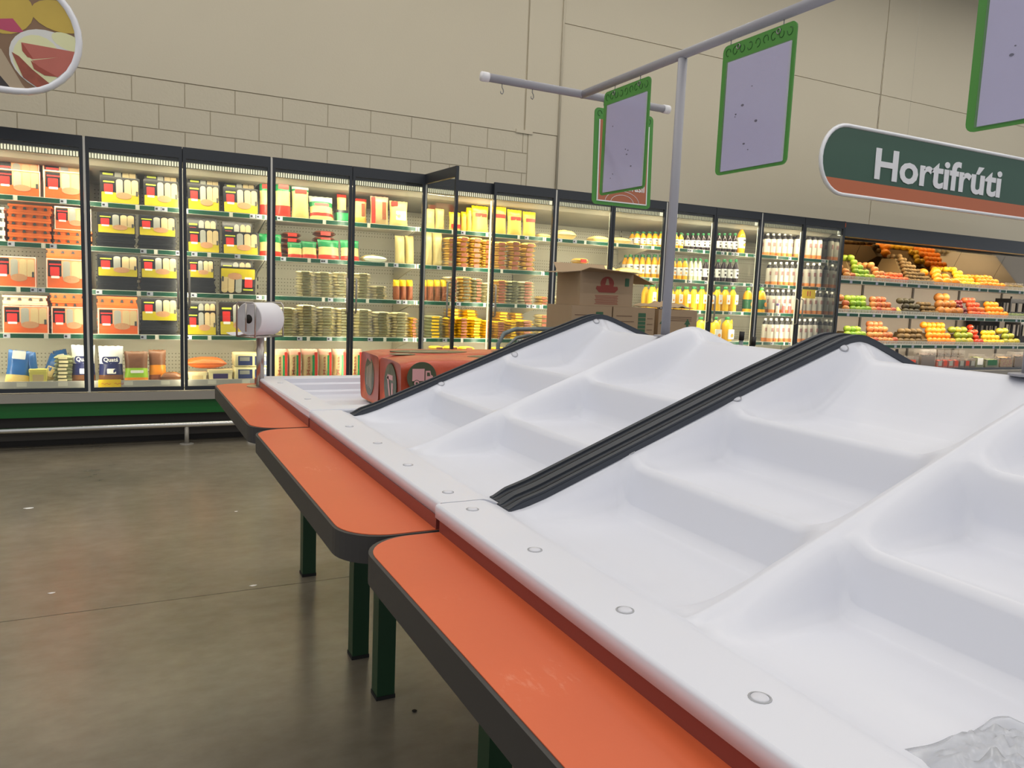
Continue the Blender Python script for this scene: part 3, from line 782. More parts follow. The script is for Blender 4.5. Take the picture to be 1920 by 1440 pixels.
# second trolley handles with black grips near the juice
hd = thing('hand_truck', 'grey hand truck with two black tipped uprights in front of the juice bottles', 'hand truck', (3.80, 4.02, 0))
for px_, pt in ((1395, 622), (1417, 632)):
    p = at(px_, pt, 1, 4.0); x = p.x-3.80
    MB().tube([(x-.012, 0, .12), (x, 0, p.z-.06)], .015, 10).build('upright', M_pipe, hd, smooth=True)
    MB().tube([(x, 0, p.z-.06), (x+.002, 0, p.z)], .0175, 10).build('grip', M_black, hd, smooth=True)
MB().box(-.06, .20, -.02, .02, .45, .48).build('cross_bar', M_pipe, hd)
MB().box(-.08, .22, -.22, .03, .02, .03).build('toe_plate', M_pipe, hd)
for x in (-.10, .24):
    w_ = MB(); w_.lathe([(0, -.02), (.085, -.02), (.095, -.01), (.095, .01), (.085, .02), (0, .02)], 20, cap=False); w_.v = [(c, a, b+.095) for a, b, c in w_.v]; w_.build('wheel', M_black, hd, (x, .10, 0))
MB().tube([(-.12, .10, .095), (.26, .10, .095)], .01, 8).build('axle', M_pipe, hd)
for x in (-.018, .135): MB().tube([(x, 0, .12), (x, .10, .10)], .012, 8).build('brace', M_pipe, hd)

# ------------------------------------------------------------------ crumpled clear plastic in the nearest tray
M_film = glassmat('clear_film', (238, 240, 244), .7, .34, .2)
pb = tag(obj('plastic_bag', None), '', '') if False else None
mb = MB()
def crump(u, v):
    x = -.085+.17*u; y = -.075+.14*v
    rr = max(0, 1-((u-.5)**2+(v-.5)**2)*4.0)
    h = .004+.026*rr**.6*(.5+.9*abs(noise.noise(Vector((u*5, v*5, 3)))+.6*noise.noise(Vector((u*13, v*13, 8)))))
    return (x+.012*noise.noise(Vector((u*4, v*4, 1))), y+.012*noise.noise(Vector((u*4, v*4, 9))), h)
mb.grid(crump, 34, 26)
pbo = mb.build('plastic_bag', M_film, None, (.685, .345, .836), smooth=True)
md = pbo.modifiers.new('thick', 'SOLIDIFY'); md.thickness = .0006
tag(pbo, 'crumpled clear plastic bag in the lower right cell of the nearest white tray', 'bag')
# scraps on the floor
for k, (px_, py_, s_) in enumerate(((54, 953, .022), (97, 1112, .012), (475, 1098, .014), (443, 959, .008))):
    p = at(px_, py_, 2, 0)
    o = MB().prism([(s_*math.cos(a)*(1+.3*math.sin(3*a)), s_*.5*math.sin(a)) for a in (2*math.pi*i/9 for i in range(9))], 0, .0008, 2).build('paper_scrap', M_paper, None, (p.x, p.y, .0002))
    tag(o, ['largest white paper scrap on the open floor at left', 'small white scrap on the floor lowest at left', 'white scrap on the floor left of the nearest far leg', 'tiny white scrap on the floor below the far orange shelf'][k], 'scrap', 'paper scraps on the floor')
p = at(777, 1334, 2, 0)
o = MB().lathe([(.0, 0), (.006, .0005), (.008, .003), (.003, .006), (0, .0065)], 8, cap=False).build('crumb', M_dark, None, (p.x, p.y, 0))
tag(o, 'dark crumb on the floor right of the near green leg', 'crumb')
p = at(474, 826, 2, 0)
o = tag(MB().box(-.04, .05, -.05, .05, 0, .02).build('floor_plate', M_paper, None, (p.x, p.y, 0)), 'pale plate on the floor beneath the farthest orange shelf, by the cooler', 'plate')
# ------------------------------------------------------------------ glass door coolers along the back wall
YD = 6.23
M_frame = mat('door_frame_black', (40, 45, 52), .38, var=.05)
M_case = mat('case_panel', (202, 198, 182), .5, var=.03)
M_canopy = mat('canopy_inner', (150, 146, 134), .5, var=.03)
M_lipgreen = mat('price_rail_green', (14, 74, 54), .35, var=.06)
M_clip = mat('rail_clip', (226, 224, 210), .4)
M_tagp = mat('price_tag', (176, 180, 196), .5, var=.05)
M_tagd = mat('price_tag_ink', (40, 42, 54), .6)
M_alu = mat('aluminium', (200, 198, 190), .35, .35, var=.05)
M_alum = mat('bumper_grey', (150, 146, 138), .45, .2, var=.05)
M_kgreen = mat('base_green', (10, 92, 34), .4, var=.04)
M_kblack = mat('base_black', (34, 30, 28), .6)
M_plinth = mat('plinth_grey', (92, 88, 84), .6)
M_pane = glassmat('door_glass', (246, 248, 246), .8, .015)
M_grille = mat('air_grille', (238, 236, 214), .5)
M_fin = mat('grille_fin', (150, 146, 122), .5)
M_glow = mat('lit_honeycomb', (250, 246, 222), .5, emit=((255, 248, 216), .95))
M_led = mat('led_cover', (255, 250, 225), .5, emit=((255, 246, 214), .6))
def perforated():
    m = bpy.data.materials.new('perforated_panel'); m.use_nodes = True; nt = m.node_tree; b = nt.nodes['Principled BSDF']
    tc = nt.nodes.new('ShaderNodeTexCoord'); sp = nt.nodes.new('ShaderNodeSeparateXYZ'); nt.links.new(tc.outputs['Object'], sp.inputs[0])
    def M(op, a, bb=None, c=None):
        n = nt.nodes.new('ShaderNodeMath'); n.operation = op
        for i, x in enumerate((a, bb, c)):
            if x is None: continue
            if isinstance(x, (int, float)): n.inputs[i].default_value = x
            else: nt.links.new(x, n.inputs[i])
        return n.outputs[0]
    fx = M('SUBTRACT', M('FRACT', M('DIVIDE', sp.outputs[0], .026)), .5); fz = M('SUBTRACT', M('FRACT', M('DIVIDE', sp.outputs[2], .03)), .5)
    d = M('ADD', M('MULTIPLY', fx, fx), M('MULTIPLY', M('MULTIPLY', fz, fz), 3.0)); hole = M('LESS_THAN', d, .035)
    band = M('GREATER_THAN', M('FRACT', M('DIVIDE', sp.outputs[2], .32)), .25)
    hole = M('MULTIPLY', hole, band)
    mx = nt.nodes.new('ShaderNodeMix'); mx.data_type = 'RGBA'; mx.inputs[6].default_value = (*lin((198, 195, 180)), 1); mx.inputs[7].default_value = (*lin((92, 88, 78)), 1)
    nt.links.new(hole, mx.inputs[0]); nt.links.new(mx.outputs[2], b.inputs['Base Color']); b.inputs['Roughness'].default_value = .45
    return m
M_perf = perforated()
SH = [1.760, 1.443, 1.131, .806]          # shelf heights (top of the plate), top shelf first
YS = 6.41                                  # front of the shelf plates
DECK = .462
MODX = [-1.4775+1.25*i for i in range(8)]  # left edges of the double-door coolers
LEDP = 4.6; CANP = 7; SHP = 2.6
tag_me = MB().box(-.021, .021, -.0015, 0, -.014, .014).mesh('price_tag', M_tagp)
ink_me = MB().box(-.016, .0, -.002, -.0012, -.007, .007).mesh('price_tag_ink', M_tagd)
slat_cache = {}
COOL = ['cooler cut by the left edge of view, stocked with orange packs and blue bags', 'double door cooler full of yellow and black egg packs', 'double door cooler with green pasta bags and stacked flat packs, behind the paper roll',
        'double door cooler with its left door swung open, full of yellow packs', 'half empty double door cooler behind the brown cartons', 'double door cooler with yellow and dark juice bottles', 'rightmost double door cooler, white bottles with orange bases']
modules = []
for mi in range(7):
    X0 = MODX[mi]; W = 1.25
    c = thing('display_cooler', COOL[mi], 'cooler', (X0, YD, 0), group='glass door coolers'); modules.append(c)
    dY = lambda y: y-YD
    # body shell: back, top, base
    bk = MB().box(0, W, .775, .80, .42, 2.10).build('back_panel', M_perf, c)
    up = MB().box(0, .035, .760, .775, .42, 2.03).build('upright', M_case, c)
    for k in range(22): MB().box(.013, .022, .7585, .7602, .5+.068*k, .535+.068*k).build('slot', M_kblack, up) if mi in (2, 3, 4, 5) else None
    MB().box(0, W, .012, .80, 2.135, 2.178).build('canopy', M_frame, c)
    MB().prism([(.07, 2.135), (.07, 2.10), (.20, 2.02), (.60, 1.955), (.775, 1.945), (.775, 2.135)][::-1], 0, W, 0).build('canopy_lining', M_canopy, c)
    MB().box(0, W, .012, .045, 2.085, 2.135).build('header', M_frame, c)
    g = MB()
    n = 66
    for k in range(n): g.box(.02+(W-.04)*k/n, .02+(W-.04)*k/n+.006, .046, .056, 2.052, 2.098)
    g.box(0, W, .046, .069, 2.098, 2.104).box(0, W, .046, .069, 2.047, 2.052)
    gr = g.build('air_grille', M_fin, c); gr['kind'] = 'stuff'
    MB().box(0, W, .0565, .0695, 2.052, 2.098).build('led_strip', M_glow, c)
    area_light('canopy_lamp', c, (W/2, .088, 2.044), (R(4), 0, 0), 1.18, .04, CANP, (255, 240, 205))
    # shelves with price rails
    for si, z in enumerate(SH):
        y0 = YS-YD
        s = MB().box(.004, W-.004, y0, .758, z-.022, z).build('shelf', M_case, c)
        MB().box(.004, W-.004, y0-.014, y0, z-.032, z+.005).build('rail_back', M_clip, s)
        cuts = [.004, .33, .66, .98, W-.004] if (mi+si) % 2 else [.004, .45, .82, W-.004]
        for a, b in zip(cuts, cuts[1:]):
            MB().box(a+.014, b-.014, y0-.0185, y0-.014, z-.029, z+.0015).build('price_rail', M_lipgreen, s)
            if random.random() < .8:
                for _ in range(random.choice((1, 1, 2))):
                    tg = obj('price_tag', tag_me, s, (random.uniform(a+.05, b-.05), y0-.019, z-.0135)); obj('price_ink', ink_me, tg)
        MB().box(.05, W-.05, y0+.012, y0+.026, z-.027, z-.022).build('led_strip', M_led, s)
        area_light('shelf_lamp', s, (W/2, y0+.02, z-.029), (R(38), 0, 0), 1.1, .02, SHP, (255, 242, 212))
        for x in (.004, W-.012):
            MB().prism([(.758, z-.022), (.758, z-.17), (.66, z-.12), (y0+.05, z-.022)], x, x+.008, 0).build('bracket', M_case, s)
    # deck, grille slot and base
    MB().box(0, W, .10, .775, DECK-.03, DECK).build('deck', M_case, c)
    MB().box(0, W, .085, .10, DECK-.04, DECK+.014).build('deck_rail', M_alu, c)
    for tx in (.22, .47, .80, 1.05): MB().box(tx, tx+.06, .0838, .085, DECK-.022, DECK+.008).build('price_tag', M_clip, c)
    gs = MB(); gs.box(0, W, .07, .085, .405, .411)
    for k in range(60): gs.box(.01+W*k/60, .01+W*k/60+.010, .072, .085, .411, .425)
    gs.build('return_grille', M_grille, c)['kind'] = 'stuff'
    MB().box(0, W, .0, .80, .345, .405).build('base_tub', M_alum, c)
    MB().box(0, W, -.035, 0, .340, .402).build('bumper', M_alum, c)
    MB().box(0, W, -.03, .0, .352, .365).build('bumper_inlay', M_kblack, c)
    MB().box(0, W, .0, .03, .232, .340).build('green_panel', M_kgreen, c)
    MB().box(0, W, .05, .75, .10, .345).build('base_box', M_kblack, c)
    MB().box(0, W, .14, .72, .045, .10).build('kick_plate', M_plinth, c)
    MB().box(0, W, .16, .70, 0, .045).build('plinth', M_kblack, c)
    # posts with light strips behind the mullions
    MB().box(-.007, .007, -.030, .010, .405, 2.178).build('post', M_alu, c)
    for x in (.0, W/2):
        MB().box(x-.006, x+.006, .016, .026, .46, 2.03).build('led_strip', M_led, c)
        area_light('mullion_lamp', c, (x, .028, 1.22), (R(90), 0, 0), .012, 1.5, LEDP, (255, 242, 212))
    # doors
    for di in range(2):
        hinge = 0 if di == 0 else W
        sgn = 1 if di == 0 else -1
        ang = R(-86.5) if (mi == 3 and di == 0) else 0
        d = bpy.data.objects.new('door', None); col.objects.link(d); d.parent = c; d.location = (hinge+sgn*.008, -.006, 0); d.rotation_euler = (0, 0, ang*sgn)
        dw = W/2-.0105
        def B(x0, x1, y0, y1, z0, z1, nm, m, d=d, sgn=sgn):
            a, b = sorted((sgn*x0, sgn*x1)); return MB().box(a, b, y0, y1, z0, z1).build(nm, m, d)
        B(0, .022, -.024, 0, .412, 2.185, 'stile', M_frame); B(dw-.022, dw, -.024, 0, .412, 2.185, 'stile', M_frame)
        B(.022, dw-.022, -.024, 0, 2.105, 2.185, 'top_band', M_frame); B(.022, dw-.022, -.024, 0, .412, .440, 'bottom_band', M_frame)
        B(.022, dw-.022, -.016, -.011, .440, 2.105, 'pane', M_pane)
        hz = (1.02, 1.30)
        a = sgn*(dw-.035)
        MB().tube([(a, -.024, hz[0]), (a, -.052, hz[0]+.012), (a, -.052, hz[1]-.012), (a, -.024, hz[1])], .008, 8).build('handle', M_alum, d, smooth=True)
# right end wall of the line with its small orange tag
ew = MB().box(1.25, 1.278, -.01, .80, .34, 2.19).build('end_panel', M_frame, modules[6])
MB().box(1.246, 1.25, .03, .775, .42, 2.08).build('mirror_lining', mat('lining_mirror', (150, 150, 146), .07, 1.0, var=.03), modules[6])
MB().box(1.255, 1.275, -.014, -.010, 2.125, 2.175).build('orange_tag', mat('tag_orange', (196, 92, 48), .5), modules[6])
# bumper rail on the floor
rl_ = thing('bumper_rail', 'steel tube bumper rail on short posts before the coolers', 'rail', (0, 6.20, 0))
MB().tube([(-2.4, 0, .150), (7.4, 0, .150)], .022, 14).build('rail_tube', mat('rail_chrome', (222, 220, 214), .22, 1.0, var=.03), rl_, smooth=True)
for x in (-1.1, .41, 1.9, 3.4, 4.9, 6.4):
    p = MB().tube([(x, 0, 0), (x, 0, .133)], .016, 12).build('post', M_alum, rl_, smooth=True)
    MB().lathe([(.05, 0), (.05, .004), (.016, .006)], 16, c=(x, 0, 0)).build('flange', M_alum, p)

# ------------------------------------------------------------------ open fruit case at the right
FX0, FX1 = 7.31, 12.3; FW = FX1-FX0; YF_ = 6.27
M_fframe = mat('fruit_case_grey', (66, 72, 80), .4, var=.04)
M_fback = mat('fruit_case_back', (188, 180, 168), .55, var=.04)
M_mirror = mat('case_mirror', (150, 138, 120), .06, 1.0, var=.03)
M_basket = mat('basket_white', (226, 222, 208), .5)
M_woodrail = mat('canopy_underside', (176, 156, 118), .5)
fc = thing('fruit_case', 'open grey fruit case under the department sign, three shelves of fruit', 'display case', (FX0, YF_, 0))
MB().box(0, FW, 0, .05, 2.035, 2.195).build('fascia', M_fframe, fc)
MB().box(0, FW, .05, .78, 2.15, 2.195).build('canopy', M_fframe, fc)
MB().box(0, FW, .05, .30, 2.06, 2.075).build('canopy_lining', M_woodrail, fc)
MB().box(0, FW, .76, .79, .42, 2.15).build('back_panel', M_fback, fc)
MB().box(-.006, .02, -.02, .79, 0, 2.195).build('side_panel', M_fframe, fc)
MB().box(.02, FW, .06, .76, .12, .42).build('base_tub', M_fframe, fc); MB().box(.02, FW, .02, .06, .40, .47).build('bumper', M_alum, fc)
MB().box(.02, FW, .04, .06, .15, .40).build('green_panel', M_kgreen, fc); MB().box(.02, FW, .15, .7, 0, .12).build('plinth', M_kblack, fc)
MB().box(.02, FW, .06, .76, .42, .50).build('deck', M_fframe, fc)
for k in range(5):
    a_, b_ = .02+k*1.0, min(.02+(k+1)*1.0, FW)
    mi_ = MB().add([(a_+.003, .742, 1.66), (b_-.003, .742, 1.66), (b_-.003, .56, 2.06), (a_+.003, .56, 2.06), (a_+.003, .752, 1.66), (b_-.003, .752, 1.66), (b_-.003, .57, 2.06), (a_+.003, .57, 2.06)],
                   [(0, 1, 2, 3), (7, 6, 5, 4), (0, 4, 5, 1), (2, 6, 7, 3), (1, 5, 6, 2), (0, 3, 7, 4)]).build('mirror', M_mirror, fc)
    MB().box(.34+k, .37+k, .745, .76, .5, 1.65).build('upright', M_plinth, fc)
FSH = [1.545, 1.165, .800]
for k in range(4):
    area_light('canopy_lamp', fc, (.65+1.25*k, .10, 2.055), (R(20), 0, 0), 1.2, .06, 13, (255, 232, 190))
    for z in FSH[:2] + [.80]:
        area_light('shelf_lamp', fc, (.65+1.25*k, .06, z-.025), (R(35), 0, 0), 1.2, .02, 4.5, (255, 240, 214))
bar_me = None
for si, z in enumerate(FSH):
    s = MB().box(.022, FW, .03, .74, z-.018, z).build('shelf', M_fback, fc)
    MB().box(.022, FW, .016, .03, z-.042, z+.002).build('rail_back', M_clip, s)
    x = .03; q = 0
    while x < 3.9:
        L_ = .40
        MB().box(x, x+L_-.03, .011, .016, z-.037, z-.004).build('price_rail', M_lipgreen, s)
        tg = obj('price_tag', tag_me, s, (x+.2+.04*(q % 3), .0105, z-.021)); q += 1; x += L_
    bs = MB(); bs.box(.022, 4.0, .018, .022, z+.040, z+.046).box(.022, 4.0, .018, .022, z+.002, z+.008)
    for k in range(160): bs.box(.024+.0248*k, .024+.0248*k+.011, .018, .021, z+.008, z+.040)
    bo = bs.build('basket_front', M_basket, s); bo['kind'] = 'stuff'
MB().tube([(.6, .05, .78), (.75, .0, .70), (.95, .03, .72), (1.02, .05, .78)], .006, 6).build('cable', M_clip, fc, smooth=True)
# ------------------------------------------------------------------ goods in the coolers
PLACE = ['left edge cooler', 'yellow pack cooler', 'pasta cooler', 'open door cooler', 'half empty cooler', 'juice cooler', 'white bottle cooler']
SHELF = ['top shelf', 'second shelf', 'third shelf', 'fourth shelf', 'bottom deck']
ORD = ['first', 'second', 'third', 'fourth', 'fifth', 'sixth', 'seventh', 'eighth', 'ninth', 'tenth', 'eleventh', 'twelfth', 'thirteenth', 'fourteenth']
ZS = SH + [DECK]
def where(ci, si, k, n=None): return '%s from left, %s, %s' % (ORD[k], SHELF[si], PLACE[ci])
def ubox(x0, x1, y0, y1, z0, z1): return MB().box(x0, x1, y0, y1, z0, z1)
def P(name, parent, mesh): return obj(name, mesh, parent)
CACHE = {}
def unit(key, fn):
    if key not in CACHE: CACHE[key] = fn()
    return CACHE[key]
def place(px0, px1, pytop, si, Y, zbase=None):
    """centre x, width and height from photo columns and the top row, standing on shelf si at depth Y"""
    py = pytop+20
    x0 = at(px0, py, 1, Y).x; x1 = at(px1, py, 1, Y).x; z = ZS[si] if zbase is None else zbase
    h = at((px0+px1)/2, pytop, 1, Y).z - z
    return (x0+x1)/2, x1-x0, h, z
def root(name, label, cat, x, y, z, w, d, h, rot=(0, 0, 0), group=None):
    t = thing(name, label, cat, (x, y, z), rot, group); t.scale = (w, d, h); return t
c_ = lambda n, rgb, r=.4, v=.06, **k: mat(n, rgb, r, var=v, **k)
K_black = c_('pack_black', (28, 28, 30), .25); K_yel = c_('pack_yellow', (190, 172, 28), .28, .1); K_org = c_('pack_orange', (216, 96, 40), .28, .12); K_red = c_('pack_red', (208, 44, 40), .35)
K_cream = c_('pack_cream', (200, 178, 132), .4, .08); K_grey = c_('pack_grey', (158, 158, 148), .4); K_meat = c_('pack_food', (184, 136, 98), .45, .2, scale=20); K_white = c_('pack_white', (232, 232, 228), .4)
K_pale = c_('pack_pale_orange', (222, 162, 116), .4, .12); K_ink = c_('pack_ink', (66, 66, 64), .5); K_lime = c_('pack_lime', (196, 206, 60), .4); K_film = c_('film_edge', (228, 206, 188), .3)
K_orgt = c_('tray_orange', (226, 112, 42), .4, .12, scale=12); K_blkt = c_('tray_black', (30, 31, 34), .3); K_pinkt = c_('tray_pink', (232, 196, 168), .45)
K_navy = c_('bag_navy', (36, 42, 92), .35); K_blue = c_('bag_blue', (36, 96, 164), .3, .12)
def rp(x0, x1, z0, z1, y0, y1, r=.02): return MB().prism(rrect(x0, x1, z0, z1, r, 3), y0, y1, 1)
def roll_shape():
    n = 10; v = []
    mb = MB()
    for i in range(n): pass
    pts = [(-.5, 0), (.5, 0), (.5, .86)] + [(.5*math.cos(R(a)), .86+.14*math.sin(R(a))) for a in (30, 60, 90, 120, 150)] + [(-.5, .86)]
    return mb.prism(pts, -.5, 0, 1)
PK = {}
def pack_meshes(style):
    if style in PK: return PK[style]
    band = K_yel if style == 'yellow' else K_org; back = K_black if style == 'yellow' else K_film
    ms = []
    if style == 'yellow': ms.append(('tray', rp(-.5, .5, 0, 1, 0, 1, .03).mesh('tray', K_black), (0, 0, 0), (1, 1, 1)))
    else:
        ms.append(('tray', rp(-.5, .5, 0, 1, 0, 1, .03).mesh('tray', K_orgt), (0, 0, 0), (1, 1, 1)))
        e = MB()
        for a in ((-.5, .5, 0, .035), (-.5, .5, .965, 1), (-.5, -.475, .03, .97), (.475, .5, .03, .97)): e.box(a[0], a[1], -.03, 0, a[2], a[3])
        ms.append(('film_edge', e.mesh('film_edge', K_film), (0, 0, 0), (1, 1, 1)))
        ms.append(('label_dark', rp(-.46, -.14, .40, .94, -.02, 0).mesh('label_dark', K_black), (0, 0, 0), (1, 1, 1)))
        ms.append(('label_pale', rp(-.14, .46, .40, .94, -.02, 0).mesh('label_pale', K_pale), (0, 0, 0), (1, 1, 1)))
    ms.append(('label_band', rp(-.475, .475, .045, .42, -.02, 0).mesh('label_band', band), (0, 0, 0), (1, 1, 1)))
    ms.append(('red_mark', rp(-.41, -.19, .42, .72, -.04, -.02).mesh('red_mark', K_red), (0, 0, 0), (1, 1, 1)))
    ms.append(('white_mark', rp(-.39, -.19, .345, .42, -.05, -.02).mesh('white_mark', K_white), (0, 0, 0), (1, 1, 1)))
    ms.append(('name_line', rp(-.43, -.15, .78, .83, -.04, -.0, .01).mesh('name_line', K_lime if style == 'yellow' else K_red), (0, 0, 0), (1, 1, 1)))
    rs = roll_shape()
    for k, (x, m) in enumerate(((-.02, K_grey), (.19, K_cream), (.375, K_cream))):
        ms.append(('pictured_roll', unit(('roll', k > 0), lambda m=m: roll_shape().mesh('pictured_roll', m)), (x, -.0, .36), (.175, .12, .57)))
    ms.append(('pictured_food', MB().prism(disc(14, .125, .2), -.09, -.02, 1).mesh('pictured_food', K_meat), (.09, 0, .32), (1, 1, 1)))
    ms.append(('code_mark', rp(.40, .455, .34, .52, -.07, -.02, .01).mesh('code_mark', K_ink), (0, 0, 0), (1, 1, 1)))
    PK[style] = ms
    return ms
def tray_pack(style, label, px0, px1, pytop, si, Y, lean=-9, zb=None, flip=False, h=None, group='labelled tray packs'):
    x, w, hh, z = place(px0, px1, pytop, si, Y, zb)
    hh = h or hh
    rot = (R(lean), 0, 0) if not flip else (R(lean), R(180), 0)
    if flip: z = z+hh*math.cos(R(lean)); Y += hh*math.sin(R(-lean))
    t = root('tray_pack', label, 'pack', x, Y, z, w*.97, .045, hh, rot, group)
    for nm, me, l, s in pack_meshes(style): obj(nm, me, t, l, (0, 0, 0), s)
    return t
def egg_tray_mesh(m, key):
    def mk():
        mb = MB(); mb.box(-.5, .5, 0, 1, 0, .30); mb.box(-.47, .47, .02, .98, .30, .72); mb.box(-.5, .5, -.015, 1, .72, 1)
        return mb.mesh('tray_body', m)
    return unit(('egg', key), mk)
notch_me = MB().prism([(-.5, 0), (.5, 0), (.28, 1), (-.28, 1)], -.02, .03, 1).mesh('notch', K_ink)
def tray_stack(style, label, px0, px1, pytop, si, Y, n, zb=None, dep=.26):
    m = {'orange': K_orgt, 'black': K_blkt, 'pink': K_pinkt, 'white': K_white}[style]
    x, w, hh, z = place(px0, px1, pytop, si, Y, zb); h = hh/n
    for k in range(n):
        t = root('egg_tray', '%s, %s up' % (label, ORD[k]), 'tray', x+random.uniform(-.004, .004), Y, z+h*k, w, dep, h*.985, (0, 0, R(random.uniform(-.8, .8))), '%s trays' % style)
        P('tray_body', t, egg_tray_mesh(m, style))
        if style != 'black':
            for q in range(4): obj('notch', notch_me, t, (-.36+.24*q, 0, .35), (0, 0, 0), (.085, 1, .32))
    return z+hh
def pillow_mesh(key, zones, seed=1, crimp=True):
    """soft bag of unit size; zones = [(upper v, material index)]"""
    def mk():
        mb = MB(); nu, nv = 10, 16; mats = [m for _, m in zones]
        for side in (-1, 1):
            def f(u, v):
                a = abs(2*u-1); b = abs(2*v-1)
                t = (max(0, 1-a**3.2))**.6*(max(0, 1-b**3.5))**.55
                wv = 1-.07*math.sin(math.pi*v)**2*(1 if crimp else 0)
                nzz = noise.noise(Vector((u*5+seed*3.1, v*6, side*2+seed)))*.16
                return ((u-.5)*wv+.012*noise.noise(Vector((v*8, seed, u))), .5+side*(.02+.48*t*(1+nzz)), v + (.012*math.sin(u*25)*(b > .97)))
            st = len(mb.f); mb.grid(f, nu, nv)
            for j in range(nv):
                v = (j+.5)/nv; mi = next((i for i, (zv, _) in enumerate(zones) if v <= zv), len(zones)-1)
                for i in range(nu): mb.m[st+j*nu+i] = mi
            if side == 1: mb.f[st:] = [q[::-1] for q in mb.f[st:]]
        return mb.mesh('bag_body', mats, True)
    return unit(('pillow', key, seed), mk)
def bag(kind, label, px0, px1, pytop, si, Y, d=.07, lean=-4, rotz=0, zb=None, marks=(), roll=0, group=None, h=None, cat='bag', name=None):
    x, w, hh, z = place(px0, px1, pytop, si, Y, zb); hh = h or hh
    t = root(name or 'food_bag', label, cat, x, Y, z, w, d, hh, (R(lean), R(roll), R(rotz)), group)
    P('bag_body', t, pillow_mesh(kind, ZONES[kind], random.randint(1, 3)))
    for m in marks:
        nm, x0, x1, z0, z1, mm = m
        obj(nm, unit(('mk', m[1:5], mm.name), lambda: rp(x0, x1, z0, z1, -.01, .16, .03).mesh(nm, mm)), t)
    return t
B_green = c_('bag_green', (30, 136, 76), .25, .2, scale=9); B_pasta = c_('bag_pasta', (226, 200, 128), .35, .18, scale=22); B_white = c_('bag_clear', (214, 222, 208), .25, .1); B_redd = c_('bag_red', (200, 58, 44), .3, .12)
B_yel = c_('bag_yellow', (244, 200, 22), .3, .06); B_snack = c_('bag_snack', (226, 186, 86), .4, .22, scale=26); B_brown = c_('bag_brown', (150, 84, 52), .4, .2, scale=20); B_kraft = c_('bag_kraft', (196, 172, 120), .45, .1)
B_pink = c_('bag_pink', (232, 176, 150), .3, .1); B_clearc = c_('bag_noodle', (206, 190, 128), .35, .2, scale=24); B_mocha = c_('bag_grill', (120, 76, 46), .35, .45, scale=30); B_lime = c_('bag_lime', (150, 196, 46), .35); B_orange = c_('bag_orange', (236, 144, 30), .35, .08)
ZONES = {'pasta': [(.32, B_redd), (.68, B_pasta), (1, B_green)], 'pasta2': [(.8, B_pasta), (.9, B_green), (1, B_white)], 'pasta3': [(.2, B_pasta), (.34, B_redd), (.55, B_pasta), (.75, B_green), (1, B_white)], 'green': [(.25, B_redd), (.6, B_pasta), (1, B_green)],
         'yellow': [(.72, B_snack), (1, B_yel)], 'massa': [(.82, B_kraft), (1, B_pink)], 'quata': [(.16, B_mocha), (.52, K_navy), (1, K_white)], 'blue': [(.25, B_pasta), (1, K_blue)], 'noodle': [(1, B_clearc)], 'yellowtop': [(.68, B_brown), (1, B_yel)],
         'greenlabel': [(.14, B_orange), (.42, B_lime), (1, B_mocha)], 'orangelabel': [(.2, B_brown), (.5, B_orange), (1, B_mocha)], 'redcream': [(.25, B_snack), (.85, B_pasta), (1, B_redd)], 'orange': [(1, K_orgt)], 'cream': [(1, B_pasta)]}
# -- cooler at the left edge
Y0 = YS+.012
def lab(style, row, w_): return '%s labelled pack %s, %s' % (style, row, w_)
tray_pack('orange', lab('orange', 'in the back row', where(0, 0, 0)), -12, 74, 299, 0, Y0+.085)
tray_pack('orange', lab('orange', 'in the back row', where(0, 0, 1)), 78, 165, 302, 0, Y0+.085)
tray_pack('orange', lab('orange', 'in the front row', where(0, 0, 0)), -10, 76, 317, 0, Y0)
tray_pack('orange', lab('orange', 'in the front row', where(0, 0, 1)), 80, 168, 320, 0, Y0)
tray_stack('white', 'white tray in the stack at the far left on the second shelf', -58, 9, 386, 1, Y0, 4)
tray_stack('orange', 'orange tray of the bare stack, second shelf, left edge cooler', 14, 96, 384, 1, Y0, 5)
z = tray_stack('orange', 'orange tray under a labelled pack, second shelf, left edge cooler', 100, 172, 432, 1, Y0, 2)
tray_pack('orange', 'orange labelled tray pack on two orange trays, second shelf, left edge cooler', 101, 172, 388, 1, Y0, zb=z+.001)
tray_pack('orange', lab('orange', 'alone', where(0, 2, 0)), -14, 68, 480, 2, Y0)
tray_pack('orange', 'orange labelled tray pack in front of trays on the third shelf, left edge cooler', 85, 166, 485, 2, Y0)
tray_stack('orange', 'orange tray behind the labelled pack, third shelf, left edge cooler', 88, 168, 466, 2, Y0+.10, 5)
tray_stack('pink', 'pale pink tray behind the labelled pack, fourth shelf, left edge cooler', 6, 90, 554, 3, Y0+.10, 5)
tray_pack('orange', lab('orange', 'before pale trays', where(0, 3, 0)), 3, 92, 573, 3, Y0)
tray_stack('orange', 'orange tray behind the labelled pack, fourth shelf, left edge cooler', 95, 166, 549, 3, Y0+.10, 5)
tray_pack('orange', lab('orange', 'before orange trays', where(0, 3, 1)), 95, 168, 575, 3, Y0)
YDK = 6.345
bag('blue', 'blue bag of cheese bread leaning at the far left of the bottom deck', 6, 52, 655, 4, YDK+.02, lean=-14, roll=6, marks=(('white_mark', -.3, .25, .72, .97, K_white),), group='blue bags')
bag('blue', 'blue bag leaning behind the yellow tub on the bottom deck', 55, 74, 660, 4, YDK+.04, lean=-10, roll=-8, group='blue bags')
bag('blue', 'blue bag lying on the flat packs, bottom deck, left edge cooler', 72, 98, 650, 4, YDK+.14, lean=-35, roll=20, marks=(('food_mark', -.3, .3, .15, .5, B_pasta),), group='blue bags', zb=DECK)
